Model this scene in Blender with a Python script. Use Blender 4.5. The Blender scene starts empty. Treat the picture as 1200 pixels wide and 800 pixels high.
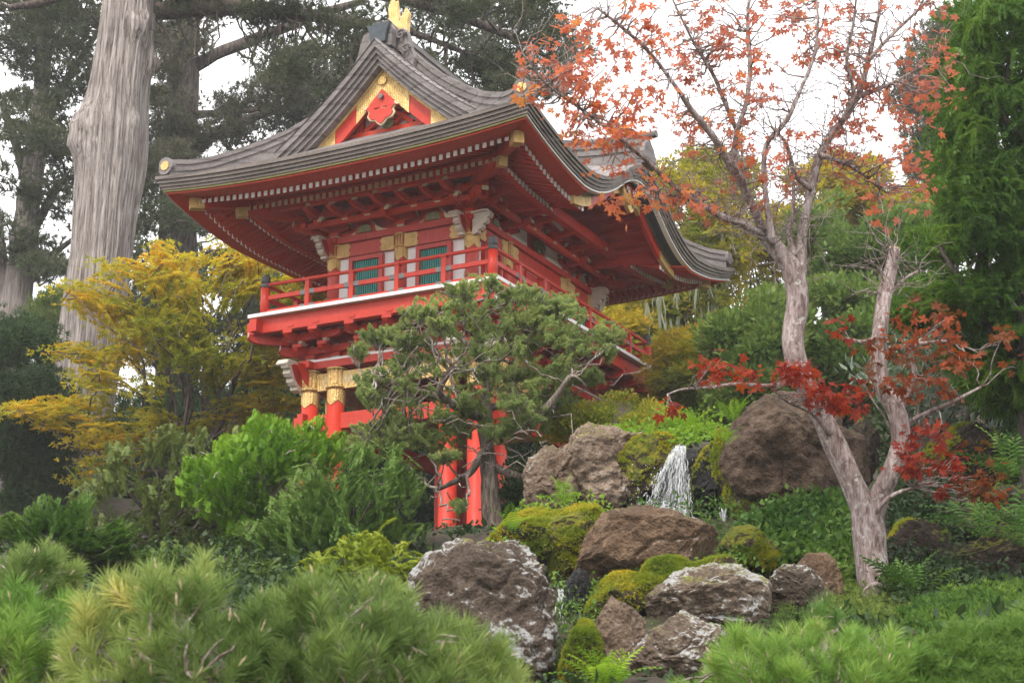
import bpy, math, random
import numpy as np
from mathutils import Vector, Matrix

# ------------------------------------------------------------------ camera, sky, sun, exposure
R_ = math.radians
sc = bpy.context.scene
EYE = 1.6
F_PX = 1781.7
PITCH = 0.2724
cam_d = bpy.data.cameras.new("camera")
cam = bpy.data.objects.new("camera", cam_d)
sc.collection.objects.link(cam)
cam.location = (0, 0, EYE)
cam.rotation_euler = (math.pi / 2 + PITCH, 0, 0)
cam_d.sensor_width = 36
cam_d.lens = F_PX / 1200 * 36
cam_d.clip_start = 0.1
cam_d.clip_end = 2000
cam_d.dof.use_dof = True
cam_d.dof.focus_distance = 24
cam_d.dof.aperture_fstop = 5.6
sc.camera = cam

SUN_EL, SUN_AZ = R_(52), R_(-150)       # azimuth measured from +y towards +x (where the sun stands)
world = bpy.data.worlds.new("World")
sc.world = world
world.use_nodes = True
wn = world.node_tree
for n in list(wn.nodes):
    wn.nodes.remove(n)
w_out = wn.nodes.new("ShaderNodeOutputWorld")
w_bg = wn.nodes.new("ShaderNodeBackground")
w_sky = wn.nodes.new("ShaderNodeTexSky")
w_sky.sky_type = 'NISHITA'
w_sky.sun_disc = False
w_sky.sun_elevation = SUN_EL
w_sky.sun_rotation = SUN_AZ
w_sky.dust_density = 4.0
w_sky.air_density = 1.0
w_mix = wn.nodes.new("ShaderNodeMixRGB")
w_mix.inputs[0].default_value = 0.86       # thick even cloud over the clear sky
w_nz = wn.nodes.new("ShaderNodeTexNoise")
w_nz.inputs["Scale"].default_value = 2.2
w_nz.inputs["Detail"].default_value = 5
w_cr = wn.nodes.new("ShaderNodeValToRGB")
w_cr.color_ramp.elements[0].position = 0.3
w_cr.color_ramp.elements[0].color = (13.0, 13.2, 13.6, 1)
w_cr.color_ramp.elements[1].position = 0.7
w_cr.color_ramp.elements[1].color = (16.0, 15.8, 15.7, 1)
wn.links.new(w_nz.outputs["Fac"], w_cr.inputs[0])
wn.links.new(w_sky.outputs[0], w_mix.inputs[1])
wn.links.new(w_cr.outputs[0], w_mix.inputs[2])
wn.links.new(w_mix.outputs[0], w_bg.inputs[0])
w_bg.inputs[1].default_value = 0.085
wn.links.new(w_bg.outputs[0], w_out.inputs[0])

sun_d = bpy.data.lights.new("sun", 'SUN')
sun_d.energy = 1.5
sun_d.angle = R_(11)
sun_d.color = (1.0, 0.94, 0.86)
sun = bpy.data.objects.new("sun", sun_d)
sc.collection.objects.link(sun)
sdir = Vector((math.sin(SUN_AZ) * math.cos(SUN_EL), math.cos(SUN_AZ) * math.cos(SUN_EL), math.sin(SUN_EL)))
sun.rotation_euler = sdir.to_track_quat('Z', 'Y').to_euler()

sc.view_settings.view_transform = 'Standard'
sc.view_settings.look = 'None'
sc.view_settings.exposure = 1.06
sc.view_settings.gamma = 1
sc.cycles.use_denoising = True
sc.cycles.max_bounces = 8
sc.cycles.transparent_max_bounces = 8

# ------------------------------------------------------------------ helpers
C = sc.collection
rng = np.random.default_rng(11)
random.seed(5)
CP, SP = math.cos(PITCH), math.sin(PITCH)


def at(px, py, d):
    """the point of the place that stands d metres ahead and is seen at this pixel of the photograph"""
    x = (px - 600) / F_PX
    up = -(py - 400) / F_PX
    ry, rz = CP - up * SP, SP + up * CP
    return np.array([x * d / ry, d, EYE + rz * d / ry])


def ats(pts, d):
    return np.array([at(p[0], p[1], d) for p in pts])


def mpp(d):
    return d / F_PX * 1.0


def unit(v):
    v = np.asarray(v, float)
    return v / (np.linalg.norm(v, axis=-1, keepdims=True) + 1e-9)


class MB:
    def __init__(s):
        s.v, s.li, s.lt, s.mi, s.rn, s.n = [], [], [], [], [], 0

    def add(s, v, f, m=0, rn=None):
        v = np.asarray(v, float).reshape(-1, 3)
        if isinstance(f, np.ndarray):
            s.li.append((f + s.n).ravel())
            s.lt.append(np.full(len(f), f.shape[1]))
            k = len(f)
        else:
            k = len(f)
            s.li.append(np.array([i + s.n for t in f for i in t]))
            s.lt.append(np.array([len(t) for t in f]))
        s.mi.append(np.full(k, m))
        s.rn.append(np.full(k, 0.5) if rn is None else np.broadcast_to(rn, (k,)).astype(float))
        s.v.append(v)
        s.n += len(v)
        return s

    def box(s, c, size, m=0, rz=0.0, R=None, taper=1.0):
        h = np.array(size) / 2.0
        p = np.array([[-1, -1, -1], [1, -1, -1], [1, 1, -1], [-1, 1, -1], [-1, -1, 1], [1, -1, 1], [1, 1, 1], [-1, 1, 1]], float)
        p[:4, :2] *= taper
        p = p * h
        if rz:
            c_, s_ = math.cos(rz), math.sin(rz)
            p = p @ np.array([[c_, s_, 0], [-s_, c_, 0], [0, 0, 1]])
        if R is not None:
            p = p @ np.asarray(R).T
        return s.add(p + np.array(c), np.array([[0, 3, 2, 1], [4, 5, 6, 7], [0, 1, 5, 4], [1, 2, 6, 5], [2, 3, 7, 6], [3, 0, 4, 7]]), m)

    def beam(s, p, q, w, h, m=0):
        """a straight bar of width w and height h from p to q"""
        p, q = np.array(p, float), np.array(q, float)
        d = unit(q - p)
        up = np.array([0, 0, 1.0]) if abs(d[2]) < 0.95 else np.array([0, 1.0, 0])
        x = unit(np.cross(d, up))
        z = np.cross(x, d)
        R = np.stack([x, d, z], 1)
        return s.box((p + q) / 2, (w, np.linalg.norm(q - p), h), m, R=R)

    def tube(s, pts, rad, n=8, m=0, cap=True, rn=None, wob=None):
        pts = np.asarray(pts, float)
        rad = np.broadcast_to(rad, (len(pts),)).astype(float)
        t = np.gradient(pts, axis=0)
        t = unit(t)
        ref = np.array([0.13, 0.31, 0.94]) if abs(t[0][2]) < 0.8 else np.array([0.9, 0.3, 0.1])
        xs = []
        x = unit(np.cross(ref, t[0]))
        for k in range(len(pts)):
            x = unit(x - t[k] * (x @ t[k]))
            xs.append(x)
        xs = np.array(xs)
        ys = np.cross(t, xs)
        a = np.arange(n) * 2 * math.pi / n
        rr = rad[:, None] * np.ones(n)[None]
        if wob is not None:
            rr = rr * wob
        v = pts[:, None] + rr[..., None] * (np.cos(a)[None, :, None] * xs[:, None] + np.sin(a)[None, :, None] * ys[:, None])
        K = len(pts)
        i = np.arange(K - 1)[:, None] * n
        j = np.arange(n)[None]
        f = np.stack([i + j, i + (j + 1) % n, i + n + (j + 1) % n, i + n + j], -1).reshape(-1, 4)
        s.add(v.reshape(-1, 3), f, m, rn)
        if cap:
            b = s.n - K * n
            s.li.append(np.arange(n)[::-1] + b); s.lt.append(np.array([n])); s.mi.append(np.array([m])); s.rn.append(np.array([.5]))
            s.li.append(np.arange(n) + b + (K - 1) * n); s.lt.append(np.array([n])); s.mi.append(np.array([m])); s.rn.append(np.array([.5]))
        return s

    def lathe(s, c, prof, n=16, m=0):
        """prof: (radius, z) pairs, turned about the vertical through c"""
        return s.tube([(c[0], c[1], c[2] + z) for r, z in prof], [r for r, z in prof], n, m) if False else s._lathe(c, prof, n, m)

    def _lathe(s, c, prof, n, m):
        a = np.arange(n) * 2 * math.pi / n
        v = np.array([[(c[0] + r * math.cos(t), c[1] + r * math.sin(t), c[2] + z) for t in a] for r, z in prof])
        K = len(prof)
        i = np.arange(K - 1)[:, None] * n
        j = np.arange(n)[None]
        f = np.stack([i + j, i + (j + 1) % n, i + n + (j + 1) % n, i + n + j], -1).reshape(-1, 4)
        b = s.n
        s.add(v.reshape(-1, 3), f, m)
        s.li.append(np.arange(n)[::-1] + b); s.lt.append(np.array([n])); s.mi.append(np.array([m])); s.rn.append(np.array([.5]))
        s.li.append(np.arange(n) + b + (K - 1) * n); s.lt.append(np.array([n])); s.mi.append(np.array([m])); s.rn.append(np.array([.5]))
        return s

    def prism(s, outline, o, ax, ay, thick, m=0):
        """a flat outline (2D points) in the plane o + x*ax + y*ay, given a thickness along the normal"""
        o, ax, ay = np.array(o, float), np.array(ax, float), np.array(ay, float)
        nz = unit(np.cross(ax, ay)) * thick
        p = np.array([o + x * ax + y * ay for x, y in outline])
        n = len(p)
        f = [tuple(range(n))[::-1], tuple(range(n, 2 * n))] + [(i, (i + 1) % n, n + (i + 1) % n, n + i) for i in range(n)]
        return s.add(np.concatenate([p, p + nz]), f, m)

    def loft(s, secs, closed=True, m=0, cap=True, ring=False):
        """join sections of the same number of points; closed: each section is a loop; ring: last joins first"""
        secs = np.asarray(secs, float)
        K, n = secs.shape[:2]
        f = []
        for k in range(K if ring else K - 1):
            k2 = (k + 1) % K
            for j in range(n if closed else n - 1):
                f.append((k * n + j, k * n + (j + 1) % n, k2 * n + (j + 1) % n, k2 * n + j))
        if cap and closed and not ring:
            f.append(tuple(range(n))[::-1])
            f.append(tuple(range((K - 1) * n, K * n)))
        return s.add(secs.reshape(-1, 3), f, m)

    def build(s, name, mats, parent=None, smooth=False, kind=None, angle=None):
        me = bpy.data.meshes.new(name)
        v = np.concatenate(s.v)
        li = np.concatenate(s.li).astype(np.int32)
        lt = np.concatenate(s.lt).astype(np.int32)
        me.vertices.add(len(v))
        me.vertices.foreach_set("co", v.astype(np.float32).ravel())
        me.loops.add(len(li))
        me.loops.foreach_set("vertex_index", li)
        me.polygons.add(len(lt))
        ls = np.zeros(len(lt), np.int32)
        ls[1:] = np.cumsum(lt)[:-1]
        me.polygons.foreach_set("loop_start", ls)
        me.polygons.foreach_set("loop_total", lt)
        me.polygons.foreach_set("material_index", np.concatenate(s.mi).astype(np.int32))
        me.polygons.foreach_set("use_smooth", np.full(len(lt), bool(smooth)))
        at_ = me.attributes.new("rnd", 'FLOAT', 'FACE')
        at_.data.foreach_set("value", np.concatenate(s.rn).astype(np.float32))
        for m in (mats if isinstance(mats, (list, tuple)) else [mats]):
            me.materials.append(m)
        me.update(calc_edges=True)
        me.validate()
        if angle:
            try:
                me.set_sharp_from_angle(angle=angle)
            except Exception:
                pass
        o = bpy.data.objects.new(name, me)
        C.objects.link(o)
        if parent is not None:
            o.parent = parent
        if kind:
            o["kind"] = kind
        return o


def tag(o, label, cat, group=None, kind=None):
    o["label"] = label
    if cat:
        o["category"] = cat
    if group:
        o["group"] = group
    if kind:
        o["kind"] = kind
    return o


def empty(name, loc=(0, 0, 0), rz=0.0):
    o = bpy.data.objects.new(name, None)
    C.objects.link(o)
    o.location = loc
    o.rotation_euler = (0, 0, rz)
    o.empty_display_size = 0.2
    return o


def rebase(root):
    """children were meshed in world space: keep them there under a root that stands at its own base"""
    inv = Matrix.Translation(-root.location)
    def go(p, mat):
        for ch in p.children:
            ch.matrix_parent_inverse = mat
            go(ch, Matrix.Identity(4))
    bpy.context.view_layer.update()
    go(root, inv)


# ---- noise in numpy
def _hash(i, j, k, s):
    h = (i.astype(np.int64) * 374761393 + j.astype(np.int64) * 668265263 + k.astype(np.int64) * 1442695041 + s * 974634777) & 0xffffffff
    h = ((h ^ (h >> 13)) * 1274126177) & 0xffffffff
    h = (h ^ (h >> 16)) & 0xffff
    return h / 32767.5 - 1.0


def vnoise(p, s=0):
    p = np.asarray(p, float)
    i = np.floor(p).astype(np.int64)
    f = p - i
    f = f * f * (3 - 2 * f)
    r = 0
    for a in (0, 1):
        for b in (0, 1):
            for c in (0, 1):
                w = (f[..., 0] if a else 1 - f[..., 0]) * (f[..., 1] if b else 1 - f[..., 1]) * (f[..., 2] if c else 1 - f[..., 2])
                r = r + w * _hash(i[..., 0] + a, i[..., 1] + b, i[..., 2] + c, s)
    return r


def fbm(p, o=4, s=0):
    r, a = 0, 1.0
    for k in range(o):
        r = r + a * vnoise(p * 2 ** k + 17.3 * k, s + k)
        a *= 0.5
    return r


# ------------------------------------------------------------------ materials
def mat(name):
    m = bpy.data.materials.new(name)
    m.use_nodes = True
    nt = m.node_tree
    b = nt.nodes["Principled BSDF"]
    return m, nt, b


def node(nt, t, **kw):
    n = nt.nodes.new(t)
    for k, v in kw.items():
        if k in n.inputs:
            n.inputs[k].default_value = v
        else:
            setattr(n, k, v)
    return n


def ramp(nt, fac, stops):
    r = nt.nodes.new("ShaderNodeValToRGB")
    el = r.color_ramp.elements
    while len(el) > 1:
        el.remove(el[-1])
    el[0].position, el[0].color = stops[0][0], (*stops[0][1], 1)
    for p, c in stops[1:]:
        e = el.new(p)
        e.color = (*c, 1)
    nt.links.new(fac, r.inputs[0])
    return r.outputs[0]


def coords(nt, scale=(1, 1, 1), kind="Object"):
    tc = nt.nodes.new("ShaderNodeTexCoord")
    mp = nt.nodes.new("ShaderNodeMapping")
    mp.inputs["Scale"].default_value = scale
    nt.links.new(tc.outputs[kind], mp.inputs[0])
    return mp.outputs[0]


def noise(nt, vec, scale, detail=5, rough=0.6, dist=0.0):
    n = node(nt, "ShaderNodeTexNoise", Scale=scale, Detail=detail, Roughness=rough, Distortion=dist)
    nt.links.new(vec, n.inputs["Vector"])
    return n.outputs["Fac"]


def bump(nt, b, h, strength=0.4, dist=0.02):
    n = node(nt, "ShaderNodeBump", Strength=strength, Distance=dist)
    nt.links.new(h, n.inputs["Height"])
    nt.links.new(n.outputs[0], b.inputs["Normal"])
    return n


def mixc(nt, fac, a, b_, mode='MIX'):
    n = nt.nodes.new("ShaderNodeMixRGB")
    n.blend_type = mode
    for s, v in ((0, fac), (1, a), (2, b_)):
        if hasattr(v, "is_linked") or hasattr(v, "links"):
            nt.links.new(v, n.inputs[s])
        else:
            n.inputs[s].default_value = v if s == 0 else (*v, 1)
    return n.outputs[0]


def mathn(nt, op, a, b_=0.0, clamp=False):
    n = nt.nodes.new("ShaderNodeMath")
    n.operation = op
    n.use_clamp = clamp
    for s, v in ((0, a), (1, b_)):
        if hasattr(v, "links"):
            nt.links.new(v, n.inputs[s])
        else:
            n.inputs[s].default_value = v
    return n.outputs[0]


def simple(name, c1, c2, rough=0.6, scale=6, bstr=0.15, stretch=(1, 1, 1), bd=0.01, fine=60, spec=0.4):
    m, nt, b = mat(name)
    v = coords(nt, stretch)
    n1 = noise(nt, v, scale, 6, 0.65)
    n2 = noise(nt, v, fine, 4, 0.6)
    col = ramp(nt, mathn(nt, 'ADD', mathn(nt, 'MULTIPLY', n1, 0.75), mathn(nt, 'MULTIPLY', n2, 0.25)), [(0.32, c1), (0.68, c2)])
    nt.links.new(col, b.inputs["Base Color"])
    b.inputs["Roughness"].default_value = rough
    b.inputs["Specular IOR Level"].default_value = spec
    bump(nt, b, mathn(nt, 'ADD', mathn(nt, 'MULTIPLY', n1, 0.5), n2), bstr, bd)
    return m


def leafmat(name, stops, trans=0.3, rough=0.55, spec=0.3, nscale=1.3, hue=0.35, g=1.45):
    """leaf colour from each leaf's own random number, drifting from branch to branch"""
    stops = [(p, tuple(min(.8, x * g) for x in c)) for p, c in stops]
    trans = min(.55, trans * 1.3)
    m, nt, b = mat(name)
    a = nt.nodes.new("ShaderNodeAttribute")
    a.attribute_name = "rnd"
    v = coords(nt)
    n1 = noise(nt, v, nscale, 3, 0.5)
    fac = mathn(nt, 'ADD', mathn(nt, 'MULTIPLY', a.outputs["Fac"], 1 - hue), mathn(nt, 'MULTIPLY', mathn(nt, 'SUBTRACT', mathn(nt, 'MULTIPLY', n1, 2.2), 0.6), hue))
    col = ramp(nt, fac, stops)
    nt.links.new(col, b.inputs["Base Color"])
    b.inputs["Roughness"].default_value = rough
    b.inputs["Specular IOR Level"].default_value = spec
    if trans:
        t = nt.nodes.new("ShaderNodeBsdfTranslucent")
        nt.links.new(col, t.inputs[0])
        mx = nt.nodes.new("ShaderNodeMixShader")
        mx.inputs[0].default_value = trans
        nt.links.new(b.outputs[0], mx.inputs[1])
        nt.links.new(t.outputs[0], mx.inputs[2])
        nt.links.new(mx.outputs[0], nt.nodes["Material Output"].inputs[0])
    return m


M = {}


def paint(name, c1, c2, c3):
    """old lacquer: uneven coats, dull weathered patches, streaks and scuffs"""
    m, nt, b = mat(name)
    v = coords(nt)
    n1 = noise(nt, v, 2.2, 6, .65)
    n2 = noise(nt, coords(nt, (6, 6, .8)), 3.0, 6, .7)
    n3 = noise(nt, v, 45, 4, .6)
    col = ramp(nt, mathn(nt, 'ADD', mathn(nt, 'MULTIPLY', n1, .6), mathn(nt, 'MULTIPLY', n3, .4)), [(.34, c1), (.62, c2)])
    wear = ramp(nt, mathn(nt, 'ADD', mathn(nt, 'MULTIPLY', n2, .7), mathn(nt, 'MULTIPLY', n1, .3)), [(.50, (0, 0, 0)), (.68, (.75, .75, .75))])
    nt.links.new(mixc(nt, wear, col, c3), b.inputs["Base Color"])
    nt.links.new(ramp(nt, n2, [(.35, (.36, .36, .36)), (.65, (.62, .62, .62))]), b.inputs["Roughness"])
    b.inputs["Specular IOR Level"].default_value = .35
    bump(nt, b, mathn(nt, 'ADD', n3, n2), .14, .004)
    return m


M['red'] = paint('red_lacquer', (0.40, 0.021, 0.010), (0.53, 0.038, 0.015), (0.31, 0.036, 0.024))
M['darkred'] = paint('dark_red_lacquer', (0.46, 0.033, 0.010), (0.58, 0.056, 0.016), (0.36, 0.040, 0.020))
M['pinkred'] = paint('faded_red_paint', (0.42, 0.048, 0.038), (0.53, 0.072, 0.052), (0.32, 0.055, 0.045))
M['cream'] = simple('cream_paint', (0.55, 0.45, 0.27), (0.70, 0.60, 0.40), 0.6, 8, 0.1)
M['white'] = simple('white_plaster', (0.70, 0.68, 0.66), (0.82, 0.80, 0.78), 0.75, 4, 0.1)
M['tip'] = simple('white_paint', (0.75, 0.73, 0.70), (0.82, 0.80, 0.78), 0.6, 9, 0.05)
M['greyp'] = simple('grey_beige_paint', (0.42, 0.36, 0.29), (0.60, 0.54, 0.45), 0.7, 10, 0.2)
M['black'] = simple('dark_metal', (0.035, 0.033, 0.035), (0.09, 0.085, 0.085), 0.5, 10, 0.1)
M['steel'] = simple('grey_metal', (0.10, 0.10, 0.10), (0.20, 0.19, 0.18), 0.5, 10, 0.1)


def gold_mat():
    m, nt, b = mat('gold_leaf')
    v = coords(nt)
    n1 = noise(nt, v, 5, 5)
    vo = node(nt, "ShaderNodeTexVoronoi", Scale=26.0)
    vo.feature = 'DISTANCE_TO_EDGE'
    nt.links.new(v, vo.inputs["Vector"])
    wv = node(nt, "ShaderNodeTexWave", Scale=7.0, Distortion=6.0, Detail=2.0)
    nt.links.new(v, wv.inputs["Vector"])
    col = ramp(nt, n1, [(0.3, (0.50, 0.31, 0.09)), (0.7, (0.72, 0.50, 0.20))])
    nt.links.new(col, b.inputs["Base Color"])
    b.inputs["Metallic"].default_value = 0.35
    b.inputs["Roughness"].default_value = 0.42
    bump(nt, b, mathn(nt, 'ADD', mathn(nt, 'MULTIPLY', vo.outputs["Distance"], 3.0), wv.outputs["Fac"]), 0.55, 0.012)
    return m


M['gold'] = gold_mat()


def shutter_mat():
    m, nt, b = mat('green_shutter')
    v = coords(nt)
    n1 = noise(nt, v, 4, 4)
    col = ramp(nt, n1, [(0.3, (0.018, 0.17, 0.15)), (0.7, (0.035, 0.26, 0.215))])
    nt.links.new(col, b.inputs["Base Color"])
    b.inputs["Roughness"].default_value = 0.5
    return m


M['shutter'] = shutter_mat()


def roof_mat(name, c1, c2, c3, period=9.0, axis=0):
    """weathered grey shingle: fine courses, streaks and bleached patches"""
    m, nt, b = mat(name)
    v = coords(nt)
    n1 = noise(nt, v, 1.6, 6, 0.7)
    n2 = noise(nt, coords(nt, (1, 9, 9) if axis == 0 else (9, 1, 9)), 3.5, 5, 0.7)
    n3 = noise(nt, v, 30, 4, 0.7)
    fac = mathn(nt, 'ADD', mathn(nt, 'MULTIPLY', n1, 0.45), mathn(nt, 'ADD', mathn(nt, 'MULTIPLY', n2, 0.35), mathn(nt, 'MULTIPLY', n3, 0.2)))
    col = ramp(nt, fac, [(0.3, c1), (0.5, c2), (0.7, c3)])
    wv = node(nt, "ShaderNodeTexWave", Scale=period, Distortion=0.6, Detail=1.0)
    wv.bands_direction = 'XYZ'[axis] if axis < 2 else 'Z'
    nt.links.new(v, wv.inputs["Vector"])
    seam = ramp(nt, wv.outputs["Fac"], [(0.0, (0.62, 0.61, 0.61)), (0.12, (1, 1, 1))])
    nt.links.new(mixc(nt, 1.0, col, seam, 'MULTIPLY'), b.inputs["Base Color"])
    b.inputs["Roughness"].default_value = 0.7
    bump(nt, b, mathn(nt, 'ADD', mathn(nt, 'MULTIPLY', wv.outputs["Fac"], .35), mathn(nt, 'ADD', n3, n2)), 0.6, 0.02)
    return m


M['tile'] = roof_mat('grey_shingle', (0.105, 0.090, 0.085), (0.195, 0.172, 0.165), (0.34, 0.31, 0.30), 1.3, 0)
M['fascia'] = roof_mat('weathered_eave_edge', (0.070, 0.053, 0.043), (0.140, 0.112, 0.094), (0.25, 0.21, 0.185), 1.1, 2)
M['ridge'] = roof_mat('ridge_tile', (0.090, 0.073, 0.067), (0.165, 0.142, 0.134), (0.29, 0.262, 0.255), 1.3, 2)
M['olive'] = simple('olive_trim', (0.24, 0.22, 0.07), (0.36, 0.33, 0.13), 0.7, 6, 0.1)
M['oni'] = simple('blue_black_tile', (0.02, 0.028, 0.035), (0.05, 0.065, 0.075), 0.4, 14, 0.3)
M['carve'] = simple('painted_carving', (0.05, 0.10, 0.06), (0.32, 0.26, 0.10), 0.6, 16, 0.5)
# ------------------------------------------------------------------ the ground
def gate_pt(lx, ly, lz):
    c, s = math.cos(-.475), math.sin(-.475)
    return np.array([-.8275 + lx * c - ly * s, 27.858 + lx * s + ly * c, EYE + 3.4634 + lz])


ctrl = [(-30, -12, 0), (0, -12, 0), (30, -12, 0), (-6, 0, 0), (0, 0, 0), (6, 0, 0), (-6, 3, .1), (0, 3, .1), (6, 3, .1), (-4, 5, .6), (0, 5.2, .6), (4, 5.2, .7), (-5, 8, 1.4), (0, 8, 1.4), (5, 8, 1.5), (-12, 6, .8), (12, 6, 1.0)]
for px, py, d in [(570, 812, 12), (690, 815, 11.5), (860, 830, 11), (1035, 728, 13), (1150, 735, 12), (1180, 700, 13.5), (755, 705, 14), (700, 720, 13), (640, 690, 15), (775, 612, 16.6),
                  (700, 606, 17.5), (800, 530, 18.6), (735, 515, 19), (920, 612, 16), (1130, 690, 14.5), (1150, 612, 17), (1060, 600, 16.5), (572, 625, 19), (620, 630, 17.5), (200, 720, 15), (60, 720, 15), (420, 700, 16),
                  (300, 660, 19), (100, 640, 21), (870, 530, 24), (1000, 520, 26), (820, 520, 22), (1100, 560, 21), (1200, 560, 22), (900, 500, 32), (1100, 470, 34), (700, 510, 34),
                  (85, 590, 36), (10, 600, 40), (220, 590, 38), (-150, 600, 36), (350, 600, 44)]:
    ctrl.append(tuple(at(px, py, d)))
for lx, ly in ((-1.7, -2.7), (1.7, -2.7), (1.7, 2.7), (-1.7, 2.7), (0, 0), (3, 0), (0, -3.8), (-3, 0), (0, 4)):
    ctrl.append(tuple(gate_pt(lx, ly, -.03)))
for x, y, z in [(-60, 60, 12), (-30, 60, 11), (0, 60, 10), (30, 60, 10.5), (60, 60, 12), (-70, 30, 7), (70, 30, 7.5), (-50, 10, 3), (50, 10, 3), (0, 130, 13), (-120, 130, 14), (120, 130, 14), (-150, 0, 3), (150, 0, 3), (0, -150, 0), (0, 400, 14), (300, 300, 12), (-300, 300, 12)]:
    ctrl.append((x, y, z))
ctrl = np.array(ctrl)


def ground_z(x, y):
    p = np.stack([np.asarray(x, float), np.asarray(y, float)], -1)
    sh = p.shape[:-1]
    p = p.reshape(-1, 2)
    d2 = ((p[:, None] - ctrl[None, :, :2]) ** 2).sum(-1)
    w = 1.0 / (d2 + 0.25) ** 1.6
    z = (w * ctrl[None, :, 2]).sum(1) / w.sum(1)
    return z.reshape(sh)


def gmesh():
    xs = np.concatenate([[-260, -200, -140, -100, -75, -58], np.linspace(-46, -15, 26), np.linspace(-14, 14, 113), np.linspace(15, 46, 26), [58, 75, 100, 140, 200, 260]])
    ys = np.concatenate([[-120, -80, -50, -25, -12, -6, -3], np.linspace(-1, 30, 156), np.linspace(31, 62, 40), [66, 72, 80, 92, 110, 140, 190, 260, 330]])
    X, Y = np.meshgrid(xs, ys)
    Z = ground_z(X, Y)
    near = (np.abs(X) < 46) & (Y > 2) & (Y < 62)
    q3 = np.stack([X, Y, Z * 0], -1)
    Z = Z + np.where(near, .10 * fbm(q3 * 1.1, 4, 3), 0)
    q = MB()
    nx, ny = len(xs), len(ys)
    i = np.arange(ny - 1)[:, None] * nx + np.arange(nx - 1)[None]
    q.add(np.stack([X, Y, Z], -1).reshape(-1, 3), np.stack([i, i + 1, i + nx + 1, i + nx], -1).reshape(-1, 4))
    return q


def ground_mat():
    m, nt, b = mat('soil_and_moss')
    v = coords(nt)
    n1 = noise(nt, v, .5, 7, 0.65)
    n2 = noise(nt, v, 9, 6, 0.7)
    c1 = ramp(nt, n2, [(0.3, (0.022, 0.015, 0.010)), (0.7, (0.07, 0.05, 0.032))])
    c2 = ramp(nt, n2, [(0.3, (0.016, 0.024, 0.006)), (0.7, (0.055, 0.075, 0.014))])
    f = ramp(nt, n1, [(0.46, (0, 0, 0)), (0.66, (1, 1, 1))])
    nt.links.new(mixc(nt, f, c1, c2), b.inputs["Base Color"])
    b.inputs["Roughness"].default_value = 0.95
    bump(nt, b, n2, 0.9, 0.05)
    return m


g = gmesh().build("ground", ground_mat(), None, True, "structure")
# ------------------------------------------------------------------ the temple gate
GA, GB = 1.426, 2.481          # half spacing of the upper columns
LA, LB = GA + 0.25, GB + 0.25  # half spacing of the lower columns
HX, HY = 3.68, 4.78            # half size of the roof
gate = empty("temple_gate", (-0.8275, 27.858, EYE + 3.4634), -0.475)
tag(gate, "red two-storey temple gate with gold fittings and a curved grey roof", "temple gate")


def P0(x):
    x = np.abs(x)
    return 9.0 - 1.06 * x + 0.098 * x * x


def S0(y):
    d = HY - np.abs(y)
    return 6.48 + 0.45 * d + 0.065 * d * d


def ze_end(x):                    # eave line of the gable ends
    return 6.47 + 0.16 * (np.abs(x) / HX) ** 2.5


def kara(y):                      # the undulating gable over the long side
    return np.interp(np.abs(y), [0, .25, .5, .75, 1.0, 1.25, 1.5, 1.75, 2.0, 2.3, 2.6], [7.14, 7.11, 7.03, 6.90, 6.74, 6.59, 6.46, 6.36, 6.28, 6.225, 6.20])


def ze_side(y, k=False):
    y = np.abs(y)
    z = 6.20 + 0.43 * np.clip((y - 2.4) / (HY - 2.4), 0, 1) ** 1.7
    return np.where(y < 2.6, kara(y), z) if k else z


def PP(x, y):
    w = (np.abs(x) / HX) ** 4
    return P0(x) + (ze_side(y) - P0(HX)) * w


def SS(x, y):
    w = np.clip(1 - (HY - np.abs(y)) / 1.7, 0, 1) ** 2
    return S0(y) + (ze_end(x) - 6.48) * w


def child(mb, name, m, parent, smooth=False, label=None, kind=None):
    o = mb.build(name, m, parent, smooth, kind)
    if label:
        o["label"] = label
    return o


# ---- ground sill, lower columns, ties and lintels
mb = MB()
for s in (-1, 1):
    mb.beam((s * LA, -LB - .25, .1), (s * LA, LB + .25, .1), .22, .2)
    mb.beam((-LA - .25, s * LB, .1), (LA + .25, s * LB, .1), .219, .199)
child(mb, "ground_sill", M['red'], gate)
lower_cols = []
for x in (-LA, -LA + .546, LA - .546, LA):
    for y in (-LB, LB):
        lower_cols.append((x, y))
for x in (-LA, LA):
    for y in (-LB + .752, LB - .752):
        lower_cols.append((x, y))


def cylband(r0, r1, z0, z1, zig, n=24):
    """a gilt sleeve with a zigzag lower hem"""
    a = np.arange(n) * 2 * math.pi / n
    lo = z0 + np.where(np.arange(n) % 6 < 3, np.arange(n) % 6, 6 - np.arange(n) % 6) / 3.0 * zig
    q = MB()
    q.loft([np.stack([r1 * np.cos(a), r1 * np.sin(a), lo], 1), np.stack([r1 * np.cos(a), r1 * np.sin(a), np.full(n, z1)], 1),
            np.stack([r0 * np.cos(a), r0 * np.sin(a), np.full(n, z1 + .01)], 1)], cap=False)
    return q


def flutes(r, z0, z1, n=48):
    a = np.arange(n) * 2 * math.pi / n
    rr = r + 0.012 * np.cos(a * 12)
    q = MB()
    q.loft([np.stack([rr * np.cos(a), rr * np.sin(a), np.full(n, z)], 1) for z in (z0, z0 + (z1 - z0) * .25, z1)])
    for z in (z0 + .02, z1 - .03):
        q.loft([np.stack([(r + dr) * np.cos(a), (r + dr) * np.sin(a), np.full(n, z + dz)], 1) for dr, dz in ((.0, 0), (.025, 0), (.025, .03), (0, .03))], cap=False)
    return q


def shift(q, x, y, z=0):
    q.v = [v + np.array([x, y, z]) for v in q.v]
    return q


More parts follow.
